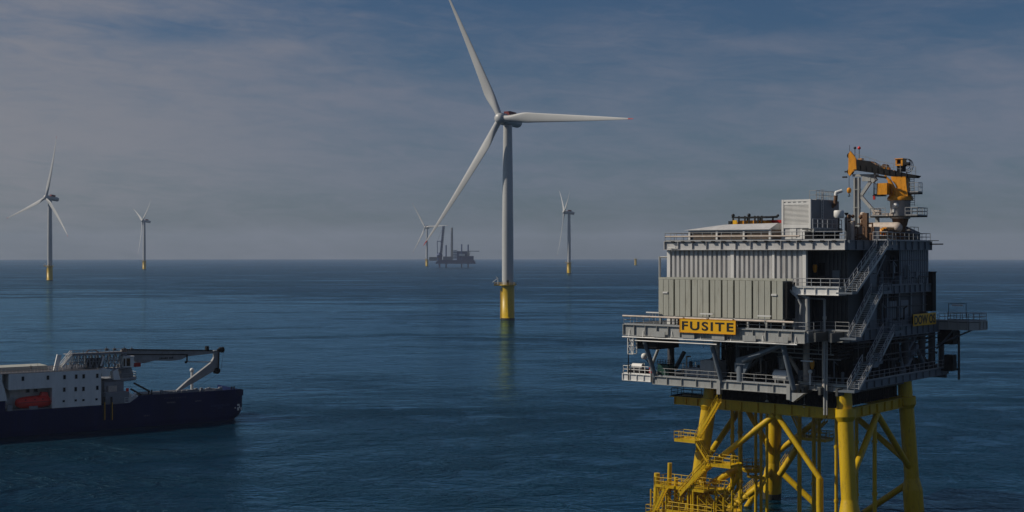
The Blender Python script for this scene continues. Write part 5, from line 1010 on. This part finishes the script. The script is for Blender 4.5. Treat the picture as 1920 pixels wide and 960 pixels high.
# fender strips and faint hull markings
for px in (195, 209): a = P(px, 745, -.1); MB().box(a.x - .18, -.22, P(px, 788).z, a.x + .18, -.02, P(px, 744).z).build('fender_strip', 'ink', V); MB().box(a.x + .1, -.28, P(px, 787).z, a.x + .2, -.22, P(px, 754).z).build('fender_edge', 'sign', V)
def marks(x0_, x1_, py, h_, seed, mt, nm, gap=.3):
    r_ = random.Random(seed); m = MB(); a, b, z = P(x0_, py).x, P(x1_, py).x, P((x0_ + x1_) / 2, py).z; x = a
    while x < b:
        w_ = h_ * (.25 + .35 * r_.random()); t_ = r_.random(); m.box(x, -.02, z - h_ / 2, x + w_ * .35, 0, z + h_ / 2)
        if t_ > .35: m.box(x, -.018, z + h_ * .3, x + w_, 0, z + h_ / 2)
        if t_ < .6: m.box(x, -.016, z - h_ / 2, x + w_, 0, z - h_ * .32)
        x += w_ + h_ * gap
    m.build(nm, mt, V)
marks(396, 429, 760, .42, 2, 'blue', 'name_lettering'); marks(408, 417, 764.5, .3, 4, 'blue', 'name_lettering'); marks(313, 328, 754.5, .28, 6, 'shipgrey', 'hull_marking', .15); marks(366, 378, 751.5, .25, 7, 'shipgrey', 'hull_marking'); marks(309, 350, 745.5, .25, 9, 'shipgrey', 'hull_marking', 1.6); marks(270, 280, 779, .25, 11, 'shipgrey', 'hull_marking', 1.0)
m = MB()
for px, py, w_, h_ in ((447, 759, .55, .4), (446.5, 765, .45, .3), (446.5, 768, .4, .3), (452, 766, .28, .55), (441, 764.5, .25, .25), (449, 763, .2, .5)): a = P(px, py); m.box(a.x - w_ / 2, -.03, a.z - h_ / 2, a.x + w_ / 2, 0.02, a.z + h_ / 2)
m.build('draught_mark', 'white', V)
# lifeboat
a, b = P(28, 750, 1.7), P(96, 748, 1.7); ln = b.x - a.x; cz = P(60, 757, 1.7).z
LBt = thing('lifeboat', 'enclosed orange-red lifeboat stowed in the recess of the cable ship', 'lifeboat', (-102 + H_.A[0] * (a.x + b.x) / 2 + H_.B[0] * 1.8, 266 + H_.A[1] * (a.x + b.x) / 2 + H_.B[1] * 1.8, cz - .9), H_.ang)
st = [(-1, .1, .9, 1.5), (-.93, .7, .45, 1.95), (-.75, 1.15, .15, 2.25), (-.4, 1.3, 0, 2.45), (0, 1.35, 0, 2.5), (.4, 1.3, 0, 2.55), (.72, 1.15, .15, 2.5), (.93, .8, .4, 2.0), (1, .15, .9, 1.5)]; n = 16; vs = []
for s, hw, zl_, zh in st:
    for i in range(n):
        t_ = 2 * pi * i / n; cc, ss = cos(t_), sin(t_); zz_ = (zl_ + zh) / 2 + (zh - zl_) / 2 * (abs(ss) ** .8 * (1 if ss > 0 else -1)); yy = hw * (abs(cc) ** .7) * (1 if cc > 0 else -1)
        if zz_ > 1.35: yy *= .86
        vs.append((s * ln / 2, yy, zz_))
fs = [(j * n + i, (j + 1) * n + i, (j + 1) * n + (i + 1) % n, j * n + (i + 1) % n) for j in range(len(st) - 1) for i in range(n)]; fs += [tuple(range(n)), tuple(range(len(st) * n - 1, len(st) * n - n - 1, -1))]
MB().add(vs, fs, True).build('boat_hull', 'orange', LBt)
m = MB(); m.prism([(.18 * ln, -.7, 2.3), (.42 * ln, -.7, 2.1), (.38 * ln, -.6, 3.1), (.22 * ln, -.6, 3.2)], (0, 1.4, 0)); m.build('helm_cupola', 'orange', LBt)
m = MB(); m.box(-ln * .46, -1.42, 1.25, ln * .46, -1.3, 1.42); m.build('rubbing_strake', 'red', LBt)
for f in (-.25, 0, .22): MB().box(f * ln - .12, -1.28, 1.75, f * ln + .12, -1.14, 1.95).build('porthole', 'glass', LBt)
# ------------------------------------------------------------------ jack-up installation vessel far away
JX = (855 - 960) / F * 3450
U = thing('jackup_vessel', 'dark blue jack-up installation vessel standing on legs near the horizon', 'jack-up vessel', (JX, 3450, sea_z(JX, 3450)))
def ju(px, py): return (px - 855) * 1.38, (501.4 - py) * 1.38
def jb(px0, py0, px1, py1, y0, y1, nm, mt): a, b = ju(px0, py1), ju(px1, py0); return MB().box(a[0], y0, a[1], b[0], y1, b[1]).build(nm, mt, U)
a, b = ju(817, 494.5), ju(892, 487.5)
m = MB(); m.prism([(a[0], -18, a[1]), (b[0], -18, a[1]), (b[0] - 1, -18, a[1] + 4), (b[0] - 4, -18, b[1]), (a[0] + 8, -18, b[1]), (a[0] + 3, -18, b[1] - 4)], (0, 36, 0)); m.build('hull', 'blue', U)
for px, py, r, y in ((824.5, 492, 2.2, -12), (836, 459.5, 1.8, 12), (866, 458, 1.7, -12), (877.5, 458.5, 1.8, 12)):
    x, z = ju(px, py); MB().tube((x, y, -15), (x, y, z), r, n=12).build('leg', 'blue', U)
jb(850, 469, 857, 486, -10, 10, 'accommodation', 'white'); m = MB()
for i in range(3): x, z = ju(850, 473 + i * 4.4); m.box(x - .1, -10.2, z - 1.2, x + 9.9, -10, z)
m.build('window_band', 'blue', U)
jb(857, 471, 876, 488, -12, 12, 'deckhouse', 'blue'); jb(861, 476, 872, 480, -14, -12, 'deckhouse', 'white'); jb(876, 480, 888, 488, -12, 12, 'deckhouse', 'blue')
x, z = ju(879, 471.5); x2, _ = ju(899, 471); MB().box(x, -9, z, x2, 9, z + 1.5).build('helideck', 'blue', U); MB().beam((x + 3, 0, z), (x + 1, 0, z - 11), 1.5, 1.5).build('helideck_support', 'blue', U)
jb(805, 482, 823, 489, -6, 6, 'cable_rack', 'shipgrey'); jb(831, 481, 849, 488, -13, 10, 'deck_cargo', 'shipgrey')
x, z = ju(824.5, 488); m = MB(); m.lathe([(6.5, z), (6.5, z + 10), (7.5, z + 10), (7.5, z + 15), (5, z + 17), (5, z + 20)], 16, (x, -4)); m.build('crane_tower', 'blue', U)
m = MB(); a = ju(823, 473); m.truss((ju(827, 0)[0], -4, z + 16), (ju(832, 0)[0], -4, ju(0, 424)[1]), 5, 5, .7, 12, up=(1, 0, 0)); m.beam((ju(827, 0)[0], -4, z + 16), (ju(831.8, 0)[0], -4, ju(0, 425)[1]), 2.2, 3); m.build('crane_boom', 'blue', U)
m = MB(); t1 = (ju(820, 0)[0], -4, ju(0, 452.5)[1]); m.tube((ju(820.5, 0)[0], -4, z + 16), t1, 1.0, n=6); m.tube((ju(827, 0)[0], -4, z + 16), (ju(827, 0)[0], -4, t1[2]), 1.0, n=6); m.tube(t1, (ju(829, 0)[0], -4, t1[2] + .5), 1.0, n=6); m.tube(t1, (ju(832, 0)[0], -4, ju(0, 424)[1]), .25, n=4); m.build('a_frame', 'blue', U)
x, z = ju(847.5, 486); m = thing('tower_section', 'tall grey-blue turbine tower section standing upright on the jack-up vessel', 'tower section', (JX + x, 3450 - 6, sea_z(JX, 3450) + z)); h_ = ju(0, 427)[1] - z
MB().lathe([(3.0, 0), (3.0, h_ * .5), (2.6, h_)], 20).build('tower_shell', 'shipgrey', m); MB().lathe([(3.5, 0), (3.5, .8)], 16).build('flange', 'mid', m)
